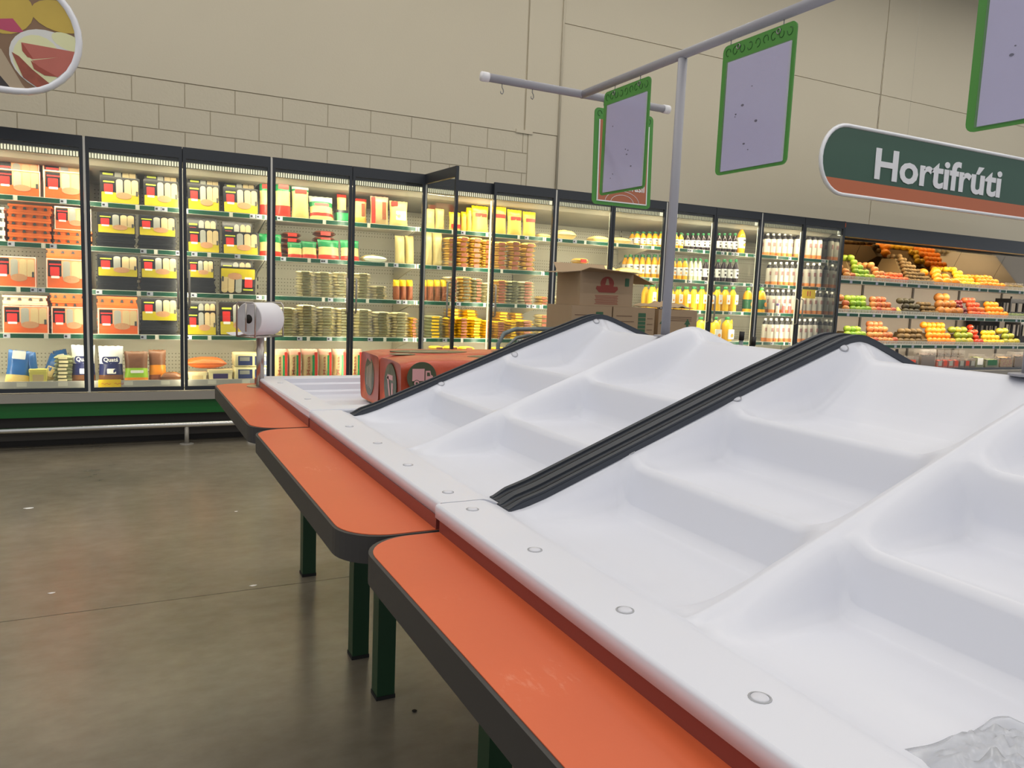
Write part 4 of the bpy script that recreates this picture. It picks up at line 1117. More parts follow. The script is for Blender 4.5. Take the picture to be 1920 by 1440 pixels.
bag('blue', 'blue bag at the top back of the blue bags, bottom deck', 110, 136, 645, 4, YDK+.22, lean=-30, roll=-14, marks=(('white_mark', -.3, .3, .4, .8, K_white),), group='blue bags', zb=DECK)
K_flat = c_('flat_pack', (228, 218, 174), .35, .1); K_olive = c_('flat_label', (104, 102, 68), .45, .2, scale=30); K_fbrown = c_('flat_label_brown', (156, 92, 66), .45, .2, scale=30); K_fyel = c_('flat_yellow', (238, 196, 30), .35, .1); K_fgreen = c_('flat_green_grey', (176, 180, 140), .35, .15)
def flat_mesh(m):
    def mk():
        mb = MB(); nu, nv = 8, 6
        for side in (0, 1):
            def f(u, v):
                a = abs(2*u-1); b = abs(2*v-1); t = (max(0, 1-a**4))**.5*(max(0, 1-b**4))**.5
                return ((u-.5), v, .38+(.10+.48*t)*(1 if side else -1)*.8+.03*noise.noise(Vector((u*6, v*6, side))))
            st = len(mb.f); mb.grid(f, nu, nv)
            if side == 0: mb.f[st:] = [q[::-1] for q in mb.f[st:]]
        zmin = min(v[2] for v in mb.v); zmax = max(v[2] for v in mb.v)
        mb.v = [(x, y, (z-zmin)/(zmax-zmin)) for x, y, z in mb.v]
        return mb.mesh('pack_body', m, True)
    return unit(('flat', m.name), mk)
def flat_stack(label, px0, px1, pytop, si, Y, n, body, lbl, dep=.15, grp='flat packs', zb=None, messy=1):
    x, w, hh, z = place(px0, px1, pytop, si, Y, zb); h = hh/n
    lm = unit(('fl', lbl.name), lambda: ubox(-.24, .24, -.012, .03, .18, .82).mesh('pack_label', lbl))
    for k in range(n):
        t = root('flat_pack', label.replace('flat pack', 'flat pack, %s up,' % ORD[k], 1) if 'flat pack' in label else '%s, %s up' % (label, ORD[k]), 'pack', x+random.uniform(-.006, .006)*messy, Y+random.uniform(0, .006)*messy, z+h*k, w*random.uniform(.93, .98), dep, h*.99, (0, 0, R(random.uniform(-2, 2)*messy)), grp)
        P('pack_body', t, flat_mesh(body)); P('pack_label', t, lm)
    return z+hh
flat_stack('grey green flat pack in the stack between blue and white bags, bottom deck', 99, 136, 668, 4, YDK+.03, 7, K_fgreen, K_flat, grp='flat packs on the bottom deck')
K_tub = c_('tub_yellow', (226, 216, 110), .4); K_tubw = c_('tub_cream', (236, 224, 176), .4); K_purple = c_('label_purple', (52, 42, 96), .4)
def tub(label, px0, px1, pytop, si, Y, body, lid, lbl, dep=.10, zb=None):
    x, w, hh, z = place(px0, px1, pytop, si, Y, zb)
    t = root('food_tub', label, 'tub', x, Y, z, w, dep, hh, (0, 0, 0), 'food tubs')
    P('tub_body', t, unit(('tub', body.name), lambda: MB().add([(-.44, .05, 0), (.44, .05, 0), (.44, .95, 0), (-.44, .95, 0), (-.48, 0, .78), (.48, 0, .78), (.48, 1, .78), (-.48, 1, .78)], [(3, 2, 1, 0), (4, 5, 6, 7), (0, 1, 5, 4), (1, 2, 6, 5), (2, 3, 7, 6), (3, 0, 4, 7)]).mesh('tub_body', body)))
    P('lid', t, unit(('lid', lid.name), lambda: MB().prism(rrect(-.5, .5, -.02, 1.02, .08), .78, 1, 2).mesh('lid', lid)))
    P('tub_label', t, unit(('tl', lbl.name), lambda: ubox(-.3, .3, -.01, .05, .15, .62).mesh('tub_label', lbl)))
    return z+hh
tub('small yellow tub in front of the blue bags, bottom deck', 54, 89, 693, 4, YDK-.0, K_tub, K_tub, K_cream, .08)
def quata(label, a, b, top):
    t = bag('quata', label, a, b, top, 4, YDK+.03, d=.09, lean=-5, group='white and navy bags', name='frozen_bag')
    obj('brand_patch', unit('qp', lambda: MB().prism(rrect(-.36, .36, .50, .70, .09, 4), -.03, .2, 1).mesh('brand_patch', K_navy)), t)
    obj('lettering', unit('qt', lambda: text_mesh('Quatá', K_white, width=.58, height=.135, depth=.01, bold=.02)), t, (0, -.045, .605))
    obj('white_mark', unit('qm', lambda: rp(-.16, .2, .22, .36, .0, .16, .02).mesh('white_mark', K_white)), t)
    return t
quata('white and navy bag left of the cooler post, partly behind it', 133, 178, 647)
quata('white and navy bag with the full brand name, above the yellow price card', 184, 231, 649)
# -- yellow pack cooler
def yp(row, k, *a, **kw): return tray_pack('yellow', 'yellow and black pack %s, %s' % (row, where(1, a[3], k)), *a, **kw)
for k, (a, b, t_) in enumerate(((186, 258, 312), (270, 334, 318), (352, 413, 326), (421, 480, 336))): yp('in the back row', k, a, b, t_, 0, Y0+.085)
for k, (a, b, t_) in enumerate(((187, 263, 331), (268, 336, 337), (351, 413, 344), (418, 486, 351))): yp('in the front row', k, a, b, t_, 0, Y0)
def black_base(a, b, top, si, n, txt, Y=Y0): return tray_stack('black', 'black tray under a pack, ' + txt, a, b, top, si, Y, n)
for k, (a, b, t_, bt_) in enumerate(((181, 255, 399, 439), (259, 331, 404, 444))):
    z = black_base(a, b, bt_, 1, 2, where(1, 1, k)); yp('on black trays', k, a, b, t_, 1, Y0, zb=z+.001)
for k, (a, b, t_) in enumerate(((350, 408, 407), (417, 474, 415))): yp('in the back row', k+2, a, b, t_, 1, Y0+.085)
for k, (a, b, t_) in enumerate(((351, 413, 427), (417, 486, 434))): yp('in the front row', k+2, a, b, t_, 1, Y0)
for k, (a, b, t_, bt_) in enumerate(((181, 260, 477, 520), (263, 334, 480, 523))):
    z = black_base(a, b, bt_, 2, 2, where(1, 2, k)); yp('on black trays', k, a, b, t_, 2, Y0, zb=z+.001)
z = black_base(352, 404, 522, 2, 2, where(1, 2, 2)); yp('on black trays', 2, 352, 402, 486, 2, Y0, zb=z+.001)
yp('behind an upturned one', 3, 414, 474, 486, 2, Y0+.10)
yp('upside down', 3, 413, 482, 501, 2, Y0, flip=True)
tray_stack('orange', 'orange tray behind the labelled pack, fourth shelf, yellow pack cooler', 182, 258, 556, 3, Y0+.10, 4)
tray_pack('orange', 'orange labelled tray pack among yellow ones, fourth shelf of the yellow pack cooler', 182, 261, 578, 3, Y0)
z = black_base(264, 334, 603, 3, 2, where(1, 3, 1)); yp('on black trays', 1, 264, 334, 559, 3, Y0, zb=z+.001)
yp('in the back row', 2, 350, 407, 564, 3, Y0+.085); yp('in the front row', 2, 350, 407, 582, 3, Y0); yp('behind the paper roll', 3, 411, 478, 566, 3, Y0)
bag('greenlabel', 'grilled snack bag with a lime green label, bottom deck', 233, 278, 658, 4, YDK+.03, lean=-10, marks=(('white_mark', -.25, .3, .27, .36, K_white),), group='grilled snack bags')
bag('orangelabel', 'grilled snack bag with an orange label, bottom deck', 279, 312, 655, 4, YDK+.06, lean=-10, group='grilled snack bags')
def lying(label, kind, px0, px1, pytop, si, Y, dep=.16, rotz=0, grp='bags lying flat', zb=None):
    """bag lying on its back"""
    x, w, hh, z = place(px0, px1, pytop, si, Y, zb)
    t = root('food_bag', label, 'bag', x, Y+dep, z+hh*.0, w, hh, dep, (R(90), 0, R(rotz)), grp)
    P('bag_body', t, pillow_mesh(kind, ZONES[kind], random.randint(1, 3)))
    return t
lying('thin orange bag lying flat beside the grilled snack bags, bottom deck', 'orangelabel', 301, 342, 699, 4, YDK+.0, .08)
tub('cream tub under the orange bag at left, bottom deck of the yellow pack cooler', 353, 388, 698, 4, YDK+.02, K_tubw, K_tubw, K_cream)
z = tub('cream tub with a purple label under the orange bag, bottom deck', 390, 437, 693, 4, YDK+.02, K_tubw, K_tubw, K_purple)
lying('orange bag lying on cream tubs, bottom deck of the yellow pack cooler', 'orange', 350, 426, 672, 4, YDK+.05, .20, zb=z+.002)
K_block = c_('block_cream', (238, 226, 172), .4); K_blab = c_('block_label', (46, 58, 108), .4)
for k, (t0, t1) in enumerate(((710, 685.5), (684.5, 660))):
    x, w, hh, z = place(440, 506, t1, 4, YDK+.01, DECK+.002 if k == 0 else None)
    hh = (at(470, t1, 1, YDK).z-at(470, t0, 1, YDK).z); z = DECK+k*(hh+.002)
    t = root('cheese_block', ['lower', 'upper'][k]+' large cream block with blue label behind the stand post, bottom deck', 'block', x, YDK+.01, z, w, .20, hh, (0, 0, 0), 'cream blocks')
    P('block_body', t, unit('cb', lambda: rbox('block_body', 1, 1, 1, .06, K_block)) ).location = (0, .5, 0)
    for q in (-.2, .27): obj('block_label', unit('cbl', lambda: ubox(-.20, .20, -.01, .02, .12, .82).mesh('block_label', K_blab)), t, (q, 0, 0)); obj('white_mark', unit('cbw', lambda: ubox(-.16, .12, -.015, .0, .45, .75).mesh('white_mark', K_grey)), t, (q, 0, 0))
# yellow price card on the deck rail
pc = modules[1]; p0 = at(184, 712, 1, 6.31); p1 = at(227, 727, 1, 6.31)
K_card = c_('card_yellow', (246, 208, 30), .5, .04)
cd = MB().box(p0.x-MODX[1], p1.x-MODX[1], 6.310-YD, 6.3125-YD, p1.z, p0.z).build('price_card', K_card, pc)
for k in range(2): MB().tube([(p0.x-MODX[1]+.02+.085*k+.06*i/6, 6.3095-YD, (p0.z+p1.z)/2+.006*math.sin(i*2.2)) for i in range(7)], .0014, 4).build('handwriting', K_red, cd)
# -- pasta cooler
B = lambda kind, k, a, b, t_, si, Y=Y0, txt='', ci=2, **kw: bag(kind, '%s, %s' % (txt, where(ci, si, k)), a, b, t_, si, Y, **kw)
m_w = (('white_mark', -.32, .36, .46, .64, K_white),)
rm = (('red_name', -.34, .34, .74, .86, B_redd),)
B('pasta', 0, 488, 514, 335, 0, Y0+.02, 'tall green topped pasta bag', group='pasta bags', marks=rm)
B('pasta', 1, 518, 547, 335, 0, txt='tall pasta bag with red foot', group='pasta bags', marks=rm)
B('pasta2', 2, 549, 581, 346, 0, txt='pale pasta bag', group='pasta bags', marks=rm)
B('pasta3', 3, 583, 628, 362, 0, txt='slumped green and red pasta bag', group='pasta bags', lean=-18, marks=(('red_name', -.3, .3, .58, .68, B_redd),))
B('redcream', 4, 634, 652, 363, 0, Y0+.05, 'narrow red topped bag', group='pasta bags')
tub('dark green food tray at the middle of the pasta cooler, top shelf', 631, 657, 394, 0, Y0, B_green, K_black, B_green)
B('redcream', 5, 664, 690, 371, 0, Y0+.05, 'cream bag with red top', group='pasta bags', marks=(('name_mark', .05, .3, .3, .8, B_brown),))
B('massa', 6, 697, 731, 367, 0, txt='red and cream bag with vertical name', group='pasta bags', marks=(('red_side', -.48, -.28, .05, .95, B_redd), ('name_mark', .1, .32, .2, .8, B_brown)))
B('cream', 7, 733, 767, 376, 0, txt='cream bag with a white sticker', group='pasta bags', marks=(('sticker', -.2, .35, .25, .6, K_white), ('red_name', -.45, -.1, .78, .96, B_redd)))
for k, (a, b, t_) in enumerate(((488, 530, 436), (541, 569, 452), (567, 596, 450), (598, 638, 447), (641, 676, 448))):
    B('green', k, a, b, t_, 1, Y0, 'green topped ready pasta bag', group='green pasta bags', d=.06, lean=-12)
for k, (a, b, t_) in enumerate(((530, 566, 435), (590, 630, 432))):
    flat_stack('brown flat pack behind green bags, %s' % where(2, 1, k), a, b, t_, 1, Y0+.16, 5, B_brown, B_redd, grp='brown red flat packs')
lying('pale green bag lying flat right of the green bags, second shelf, pasta cooler', 'pasta2', 681, 727, 478, 1, Y0)
for k, (a, b, t_, n) in enumerate(((558, 591, 508, 9), (593, 626, 510, 9), (628, 653, 510, 9), (665, 697, 512, 9), (699, 727, 536, 5))):
    flat_stack('cream flat pack in the stack %s' % where(2, 2, k), a, b, t_, 2, Y0, n, K_flat, K_olive, messy=1.6)
for k, (a, b, t_, n) in enumerate(((520, 558, 577, 10), (560, 594, 572, 11), (596, 631, 576, 10), (632, 662, 578, 10), (665, 700, 580, 9), (701, 735, 585, 9), (736, 768, 586, 9))):
    flat_stack('cream flat pack in the stack %s' % where(2, 3, k), a, b, t_, 3, Y0, n, K_flat, K_olive)
flat_stack('yellow flat pack in the narrow stack, right of the pasta cooler', 770, 783, 596, 3, Y0, 7, K_fyel, K_fbrown)
for k, (a, b) in enumerate(((514, 540), (541, 565), (567, 597), (599, 623), (625, 650), (656, 680))):
    t = B('massa', k, a, b, 655, 4, YDK+.03, 'upright kraft bag with pink top', d=.08, lean=-2, group='kraft bags', marks=(('red_side', .28, .46, .04, .9, B_redd), ('green_side', .14, .28, .1, .8, B_green)))
    obj('lettering', unit('mt', lambda: text_mesh('Massa', B_brown, width=.62, height=.22, depth=.012, bold=.01)), t, (-.12, -.05, .45), (0, R(-90), 0))
# -- open door cooler
for k, (a, b) in enumerate(((745, 763), (764, 780), (798, 815), (816, 834))): B('noodle', k, a, b, 440 if k < 2 else 432, 1, Y0+.04, 'clear bag of noodles', ci=3, d=.10, group='noodle bags', lean=-6)
for k in range(7): B('yellowtop', k, 741+12.5*k+(14 if k > 2 else 0), 752+12.5*k+(14 if k > 2 else 0), 524, 2, Y0+.01, 'narrow yellow topped bag in the row', ci=3, d=.10, group='narrow yellow topped bags')
for k, (a, b) in enumerate(((800, 818), (819, 836))): B('cream', k, a, b, 390, 0, Y0+.04, 'pale bag behind the open door', ci=3, group='pale bags behind the door')
B('yellow', 2, 845, 866, 397, 0, Y0, 'small yellow bag', ci=3, group='yellow snack bags', marks=(('red_name', -.4, .4, .15, .35, B_redd),))
for k, (a, b, t_) in enumerate(((868, 877, 396), (878, 887, 388), (888, 919, 385), (927, 953, 386), (955, 982, 392), (984, 1008, 396))):
    B('yellow', k+3, a, b, t_, 0, Y0, 'yellow topped snack bag', ci=3, group='yellow snack bags', marks=(('red_name', -.34, .34, .58, .72, B_redd),) if b-a > 12 else ())
for k, (a, b, t_) in enumerate(((838, 857, 445), (859, 882, 443), (883, 906, 445), (907, 925, 449), (930, 954, 453), (957, 980, 452), (981, 1006, 455))):
    flat_stack('golden flat pack in the stack %s' % where(3, 1, k), a, b, t_, 1, Y0, 6, B_snack, K_fbrown, grp='golden flat packs', messy=1.3)
for k, (a, b, t_) in enumerate(((838, 861, 519), (863, 888, 519), (889, 907, 522), (908, 926, 530), (928, 953, 525), (955, 976, 527), (977, 1005, 528))):
    flat_stack('yellowish flat pack in the stack %s' % where(3, 2, k), a, b, t_, 2, Y0, 8, [K_flat, B_snack, K_fgreen][k % 3], [K_fbrown, K_olive][k % 2], grp='yellow green flat packs', messy=1.5)
for k, (a, b, t_) in enumerate(((802, 832, 592), (836, 857, 596), (859, 881, 596), (883, 906, 597), (907, 925, 601), (928, 951, 603), (953, 972, 601), (975, 1003, 601))):
    flat_stack('bright yellow flat pack, front stack %s' % where(3, 3, k), a, b, t_, 3, Y0, 7, K_fgreen if k == 0 else K_fyel, K_fbrown if k % 3 else K_fyel, grp='bright yellow flat packs')
for k, (a, b, t_) in enumerate(((840, 866, 579), (868, 898, 581), (930, 958, 585), (960, 984, 587))):
    flat_stack('bright yellow flat pack, back stack %s' % where(3, 3, k), a, b, t_, 3, Y0+.17, 9, K_fyel, K_fyel, grp='bright yellow flat packs')
for k, (a, b, t_) in enumerate(((812, 836, 650), (840, 864, 650), (868, 892, 651), (930, 952, 652), (956, 980, 652))):
    flat_stack('yellow flat pack in the stack %s' % where(3, 4, k), a, b, t_, 4, YDK+.02, 8, K_fyel, K_fbrown, grp='yellow flat packs low down')
# -- half empty cooler
for k, (a, b, t_) in enumerate(((1012, 1034, 438), (1046, 1082, 431), (1112, 1143, 442), (1150, 1184, 445))):
    lying('golden bag lying flat, %s' % where(4, 0, k), 'cream', a, b, t_, 0, Y0, .14, rotz=3*k-4)
tub('small cream tub, second shelf of the half empty cooler', 1039, 1049, 491, 1, Y0, K_tubw, K_tubw, K_cream)
flat_stack('red topped pack in the short stack above the open carton', 1083, 1106, 484, 1, Y0, 3, B_snack, B_redd, grp='red topped packs')
for k, (a, b, t_) in enumerate(((1118, 1158, 498), (1161, 1203, 502))): lying('pale golden bag lying above the carton, %s' % where(4, 1, k), 'cream', a, b, t_, 1, Y0, .16)
flat_stack('cream pack in the low stack left of the cartons, third shelf', 1037, 1064, 556, 2, Y0, 3, K_flat, K_fbrown, grp='low cream packs'); flat_stack('orange pack beside the post, third shelf of the half empty cooler', 1012, 1030, 556, 2, Y0, 3, B_snack, K_fbrown, grp='low cream packs')
for k, (a, b) in enumerate(((1012, 1030), (1036, 1070))): flat_stack('speckled flat pack in the stack %s' % where(4, 3, k), a, b, 590, 3, Y0, 6, B_clearc, K_fbrown, grp='speckled flat packs')

# ------------------------------------------------------------------ bottles
J_or = c_('juice_orange', (240, 176, 24), .18, .06); J_ye = c_('juice_yellow', (246, 196, 32), .18, .05); J_dk = c_('juice_dark', (44, 30, 34), .18); J_gr = c_('juice_pale_green', (214, 218, 176), .2); J_wh = c_('bottle_white', (214, 208, 196), .3)
J_cap = c_('cap_green', (28, 112, 60), .4); J_lab = c_('bottle_label', (236, 236, 232), .45); J_lg = c_('label_green', (30, 92, 56), .4); J_capw = c_('cap_pale', (230, 228, 224), .4); J_base = c_('bottle_orange_base', (226, 140, 70), .4); J_sh = c_('bottle_shoulder', (44, 40, 42), .3); J_fr = c_('label_orange_fruit', (238, 150, 50), .45); J_pk = c_('bottle_pink', (226, 120, 116), .35); J_lil = c_('cap_lilac', (120, 90, 160), .4)
def sq(prof, n=12, p=.55):
    """rounded-square bottle body"""
    mb = MB(); mb.lathe(prof, n)
    out = []
    for x, y, z in mb.v:
        r = math.hypot(x, y)
        if r > 1e-6:
            c, s = x/r, y/r; k = 1/max(abs(c), abs(s)); f_ = 1+(k-1)*p*.6; out.append((x*f_*.9, y*f_*.9, z))
        else: out.append((x, y, z))
    mb.v = out; return mb
def bottle_meshes(kind):
    def mk():
        if kind in ('orange', 'dark', 'palegreen', 'yellow'):
            m = {'orange': J_or, 'dark': J_dk, 'palegreen': J_gr, 'yellow': J_ye}[kind]
            body = sq([(.40, 0), (.46, .03), (.46, .60), (.42, .68), (.30, .78), (.19, .84), (.17, .90)]).mesh('bottle_body', m, True)
            ps = [('bottle_body', body)]
            if kind == 'yellow': ps.append(('bottle_label', rp(-.05, .36, .30, .68, -.475, -.40, .03).mesh('bottle_label', J_lab))); ps.append(('fruit_mark', MB().prism([(.16+.11*math.cos(a), .42+.05*math.sin(a)) for a in (2*math.pi*i/10 for i in range(10))], -.49, -.47, 1).mesh('fruit_mark', J_fr)))
            else:
                ps.append(('bottle_label', sq([(.475, .20), (.475, .58)], 12).mesh('bottle_label', J_lab, True)))
                mk_ = {'orange': J_fr, 'dark': J_dk, 'palegreen': J_gr}[kind]
                ps.append(('fruit_mark', MB().prism([(.02+.13*math.cos(a), .32+.055*math.sin(a)) for a in (2*math.pi*i/10 for i in range(10))], -.50, -.44, 1).mesh('fruit_mark', mk_)))
                t = text_mesh('nat', K_ink, width=.40, height=.09, depth=.012, bold=.02)
                for v in t.vertices: v.co.y -= .485; v.co.z += .49
                ps.append(('lettering', t))
            ps.append(('cap', MB().lathe([(.20, .885), (.21, .90), (.21, .98), (.19, 1)], 12).mesh('cap', J_cap, True)))
        elif kind == 'jug':
            ps = [('bottle_body', sq([(.42, 0), (.48, .03), (.48, .62), (.44, .70), (.30, .80), (.18, .85), (.16, .90)]).mesh('bottle_body', J_ye, True)), ('bottle_label', rp(-.32, .32, .10, .50, -.52, -.42, .04).mesh('bottle_label', J_lab)), ('cap', MB().lathe([(.19, .885), (.2, .98), (.18, 1)], 12).mesh('cap', J_cap, True)),
                  ('handle', MB().tube([(.30, -.1, .80), (.44, -.1, .86), (.50, -.1, .76), (.46, -.1, .66)], .05, 6).mesh('handle', J_ye, True)), ('fruit_mark', MB().prism([(.08+.15*math.cos(a), .25+.08*math.sin(a)) for a in (2*math.pi*i/10 for i in range(10))], -.54, -.52, 1).mesh('fruit_mark', J_fr))]
        elif kind == 'greenjug':
            ps = [('bottle_body', sq([(.42, 0), (.48, .03), (.48, .62), (.44, .72), (.28, .84), (.17, .87), (.16, .90)]).mesh('bottle_body', J_or, True)), ('bottle_label', sq([(.495, .14), (.495, .52)]).mesh('bottle_label', J_lg, True)), ('fruit_mark', MB().prism([(.2+.13*math.cos(a), .33+.09*math.sin(a)) for a in (2*math.pi*i/10 for i in range(10))], -.53, -.48, 1).mesh('fruit_mark', J_fr)), ('cap', MB().lathe([(.17, .885), (.18, .98), (.16, 1)], 12).mesh('cap', mat('cap_bright_green', (60, 170, 60), .4), True))]
        else:
            ps = [('bottle_body', MB().lathe([(.44, .0), (.47, .02), (.47, .16)], 12).mesh('bottle_body', J_base, True)), ('sleeve', MB().lathe([(.47, .16), (.47, .70), (.43, .745)], 12, cap=False).mesh('sleeve', J_wh, True)), ('shoulder', MB().lathe([(.43, .745), (.33, .83), (.19, .88), (.17, .92)], 12, cap=False).mesh('shoulder', J_sh, True)), ('cap', MB().lathe([(.20, .91), (.20, .99), (.18, 1)], 12).mesh('cap', J_capw, True)), ('fruit_mark', rp(-.2, .22, .44, .60, -.49, -.40, .03).mesh('fruit_mark', mat('mark_mauve', (176, 130, 128), .5)))]
        return ps
    return unit(('bot', kind), mk)
def bottle(kind, label, x, Y, z, dia, h, group):
    t = root('juice_bottle' if kind != 'white' else 'drink_bottle', label, 'bottle', x, Y, z, dia, dia, h, (0, 0, R(random.uniform(-9, 9))), group)
    for nm, me in bottle_meshes(kind): obj(nm, me, t)
    return t
def row(kind, txt, ci, si, px0, px1, pytop, n, dia=.074, rows=2, yoff=0):
    Yf = YS+.055+yoff; sp = (px1-px0)/n
    for r_ in range(rows):
        for k in range(n):
            a = px0+sp*(k+.5)
            Y = Yf+r_*max(.088, dia*1.06); x = wx(a, Yf, pytop+20)+r_*.004
            h = at(a, pytop, 1, Yf).z-ZS[si]
            d_ = min(dia, .98*(wx(a+sp/2, Yf, pytop+20)-wx(a-sp/2, Yf, pytop+20)))
            bottle(kind, '%s, %s row, %s' % (txt, ['front', 'back', 'third'][r_], where(ci, si, k)), x, Y, ZS[si], d_, h*random.uniform(.985, 1.0), txt+'s')
row('orange', 'orange juice bottle', 4, 0, 1188, 1244, 434, 5, yoff=.13); row('orange', 'orange juice bottle', 4, 1, 1175, 1243, 477, 6, yoff=.13); row('yellow', 'large yellow juice bottle', 4, 2, 1214, 1243, 532, 2, .10)
row('yellow', 'large yellow juice bottle', 4, 3, 1205, 1243, 596, 3, .10)
row('orange', 'orange juice bottle', 5, 0, 1252, 1281, 436, 3); row('dark', 'dark juice bottle with white label', 5, 0, 1283, 1382, 437, 10)
bottle('orange', 'tall orange juice bottle standing alone on the top shelf of the juice cooler', wx(1390, YS+.05, 450), YS+.055, ZS[0], .105, at(1390, 424, 1, YS+.05).z-ZS[0], 'orange juice bottles')
row('orange', 'orange juice bottle', 5, 1, 1246, 1289, 484, 4); row('palegreen', 'pale green drink bottle', 5, 1, 1291, 1316, 484, 3); row('dark', 'dark juice bottle with white label', 5, 1, 1317, 1385, 486, 6)
row('yellow', 'large yellow juice bottle', 5, 2, 1248, 1381, 537, 9, .105)
for k, (a, b) in enumerate(((1401, 1414), (1423, 1443))):
    bottle('greenjug', ['orange jug with green label behind the stile at left, third shelf', 'orange jug with green label right of the mullion, third shelf'][k], wx((a+b)/2, YS+.06), YS+.07, ZS[2], .115, at(a, 539, 1, YS+.06).z-ZS[2], 'orange jugs')
for k, (a, b) in enumerate(((1303, 1324), (1330, 1351), (1353, 1374))):
    bottle('jug', 'yellow juice jug, %s' % where(5, 3, k), wx((a+b)/2, YS+.07, 620), YS+.08, ZS[3], .135, at(a, 594, 1, YS+.06).z-ZS[3], 'yellow juice jugs')
row('white', 'white drink bottle with orange base', 6, 0, 1433, 1486, 437, 5); row('white', 'large white bottle before the mullion', 6, 0, 1487, 1503, 436, 1, .08); row('white', 'white bottle by the right door', 6, 0, 1511, 1541, 437, 3)
row('white', 'white drink bottle with orange base', 6, 1, 1447, 1500, 491, 5); row('white', 'white bottle by the right door', 6, 1, 1507, 1541, 493, 3)
row('white', 'white drink bottle with orange base', 6, 2, 1442, 1492, 543, 5); row('white', 'white bottle by the right door', 6, 2, 1500, 1542, 545, 4)
row('white', 'white drink bottle with orange base', 6, 3, 1439, 1490, 597, 5); row('white', 'white bottle by the right door', 6, 3, 1492, 1543, 598, 5)
for k, (a, m) in enumerate(((1464, J_lil), (1476, J_pk), (1487, J_pk))):
    Yq = YS+.012; t = root('yogurt_bottle', ['small lilac capped yogurt bottle, third shelf', 'small pink yogurt bottle at left of its twin', 'small pink yogurt bottle next to the mullion'][k], 'bottle', wx(a, Yq), Yq, ZS[2], .045, .045, .11, group='small yogurt bottles')
    P('bottle_body', t, unit(('yg', k), lambda: MB().lathe([(.40, 0), (.46, .05), (.44, .35), (.36, .45), (.44, .55), (.36, .78)], 10).mesh('bottle_body', J_pk if k else J_wh, True))); P('cap', t, unit(('ygc', k), lambda m=m: MB().lathe([(.38, .78), (.38, .97), (.34, 1)], 10).mesh('cap', m if k == 0 else J_capw, True)))
# yellow price cards reading 11 below the second shelf
for k, (a, b) in enumerate(((1506, 1529),)):
    p0 = at(a, 538, 1, YS-.03); p1 = at(b, 560, 1, YS-.03)
    cd = MB().box(p0.x-MODX[6], p1.x-MODX[6], YS-.0245-YD, YS-.0225-YD, p1.z, p0.z).build('price_card', K_card, modules[6])
    obj('lettering', text_mesh('11', K_red, height=(p0.z-p1.z)*.45, depth=.0008, bold=.03), cd, ((p0.x+p1.x)/2-MODX[6], YS-.0252-YD, (p0.z+p1.z)/2-.01))
    MB().box(p0.x-MODX[6], p1.x-MODX[6], YS-.0248-YD, YS-.0243-YD, p0.z-.025, p0.z).build('card_header', mat('card_dark', (60, 66, 20), .5), cd)
# ------------------------------------------------------------------ fruit
def mat2(name, a, b, scale=9, rough=.38, lo=.38, hi=.62):
    if name in MATS: return MATS[name]
    m = bpy.data.materials.new(name); m.use_nodes = True; nt = m.node_tree; bs = nt.nodes['Principled BSDF']
    tc = nt.nodes.new('ShaderNodeTexCoord'); oi = nt.nodes.new('ShaderNodeObjectInfo'); ad = nt.nodes.new('ShaderNodeVectorMath'); ad.operation = 'ADD'
    ml = nt.nodes.new('ShaderNodeMath'); ml.operation = 'MULTIPLY'; ml.inputs[1].default_value = 40; nt.links.new(oi.outputs['Random'], ml.inputs[0])
    nt.links.new(tc.outputs['Object'], ad.inputs[0]); nt.links.new(ml.outputs[0], ad.inputs[1])
    n = nt.nodes.new('ShaderNodeTexNoise'); n.inputs['Scale'].default_value = scale; n.inputs['Detail'].default_value = 3; nt.links.new(ad.outputs[0], n.inputs['Vector'])
    cr = nt.nodes.new('ShaderNodeValToRGB'); e = cr.color_ramp.elements; e[0].position = lo; e[1].position = hi; e[0].color = (*lin(a), 1); e[1].color = (*lin(b), 1)
    mr = nt.nodes.new('ShaderNodeMath'); mr.operation = 'MULTIPLY_ADD'; mr.inputs[1].default_value = .22; sb = nt.nodes.new('ShaderNodeMath'); sb.operation = 'SUBTRACT'; sb.inputs[1].default_value = .5; nt.links.new(oi.outputs['Random'], sb.inputs[0]); nt.links.new(sb.outputs[0], mr.inputs[0]); nt.links.new(n.outputs['Fac'], mr.inputs[2]); nt.links.new(mr.outputs[0], cr.inputs[0]); nt.links.new(cr.outputs[0], bs.inputs['Base Color']); bs.inputs['Roughness'].default_value = rough
    MATS[name] = m; return m
F_ga = mat2('green_apple', (100, 146, 36), (168, 188, 64), 12); F_ra = mat2('red_apple', (168, 54, 44), (216, 160, 90), 14); F_ki = mat2('kiwi_skin', (96, 76, 46), (140, 112, 66), 40, .7); F_or = mat2('orange_skin', (240, 134, 18), (250, 158, 40), 30, .45)
F_le = mat2('lemon_skin', (236, 186, 30), (246, 206, 60), 20, .45); F_ma = mat2('mango_skin', (120, 150, 46), (206, 176, 60), 10, .42); F_pa = mat2('papaya_skin', (236, 140, 24), (248, 170, 44), 9, .4); F_to = mat2('tomato_skin', (206, 52, 30), (226, 90, 50), 10, .3); F_av = mat2('avocado_skin', (50, 46, 34), (84, 76, 48), 40, .6)
F_pl = mat2('plum_skin', (66, 26, 36), (150, 40, 36), 12, .35); F_co = mat2('melon_skin', (150, 92, 40), (214, 140, 60), 14, .5); F_pe = mat2('pear_skin', (170, 160, 60), (206, 190, 90), 14, .45); F_mi = mat2('peach_skin', (226, 130, 60), (206, 70, 50), 12, .5)
K_riser = mat('riser_brown', (112, 92, 60), .7)
SPH = [(math.sin(math.pi*i/9), -math.cos(math.pi*i/9)) for i in range(10)]
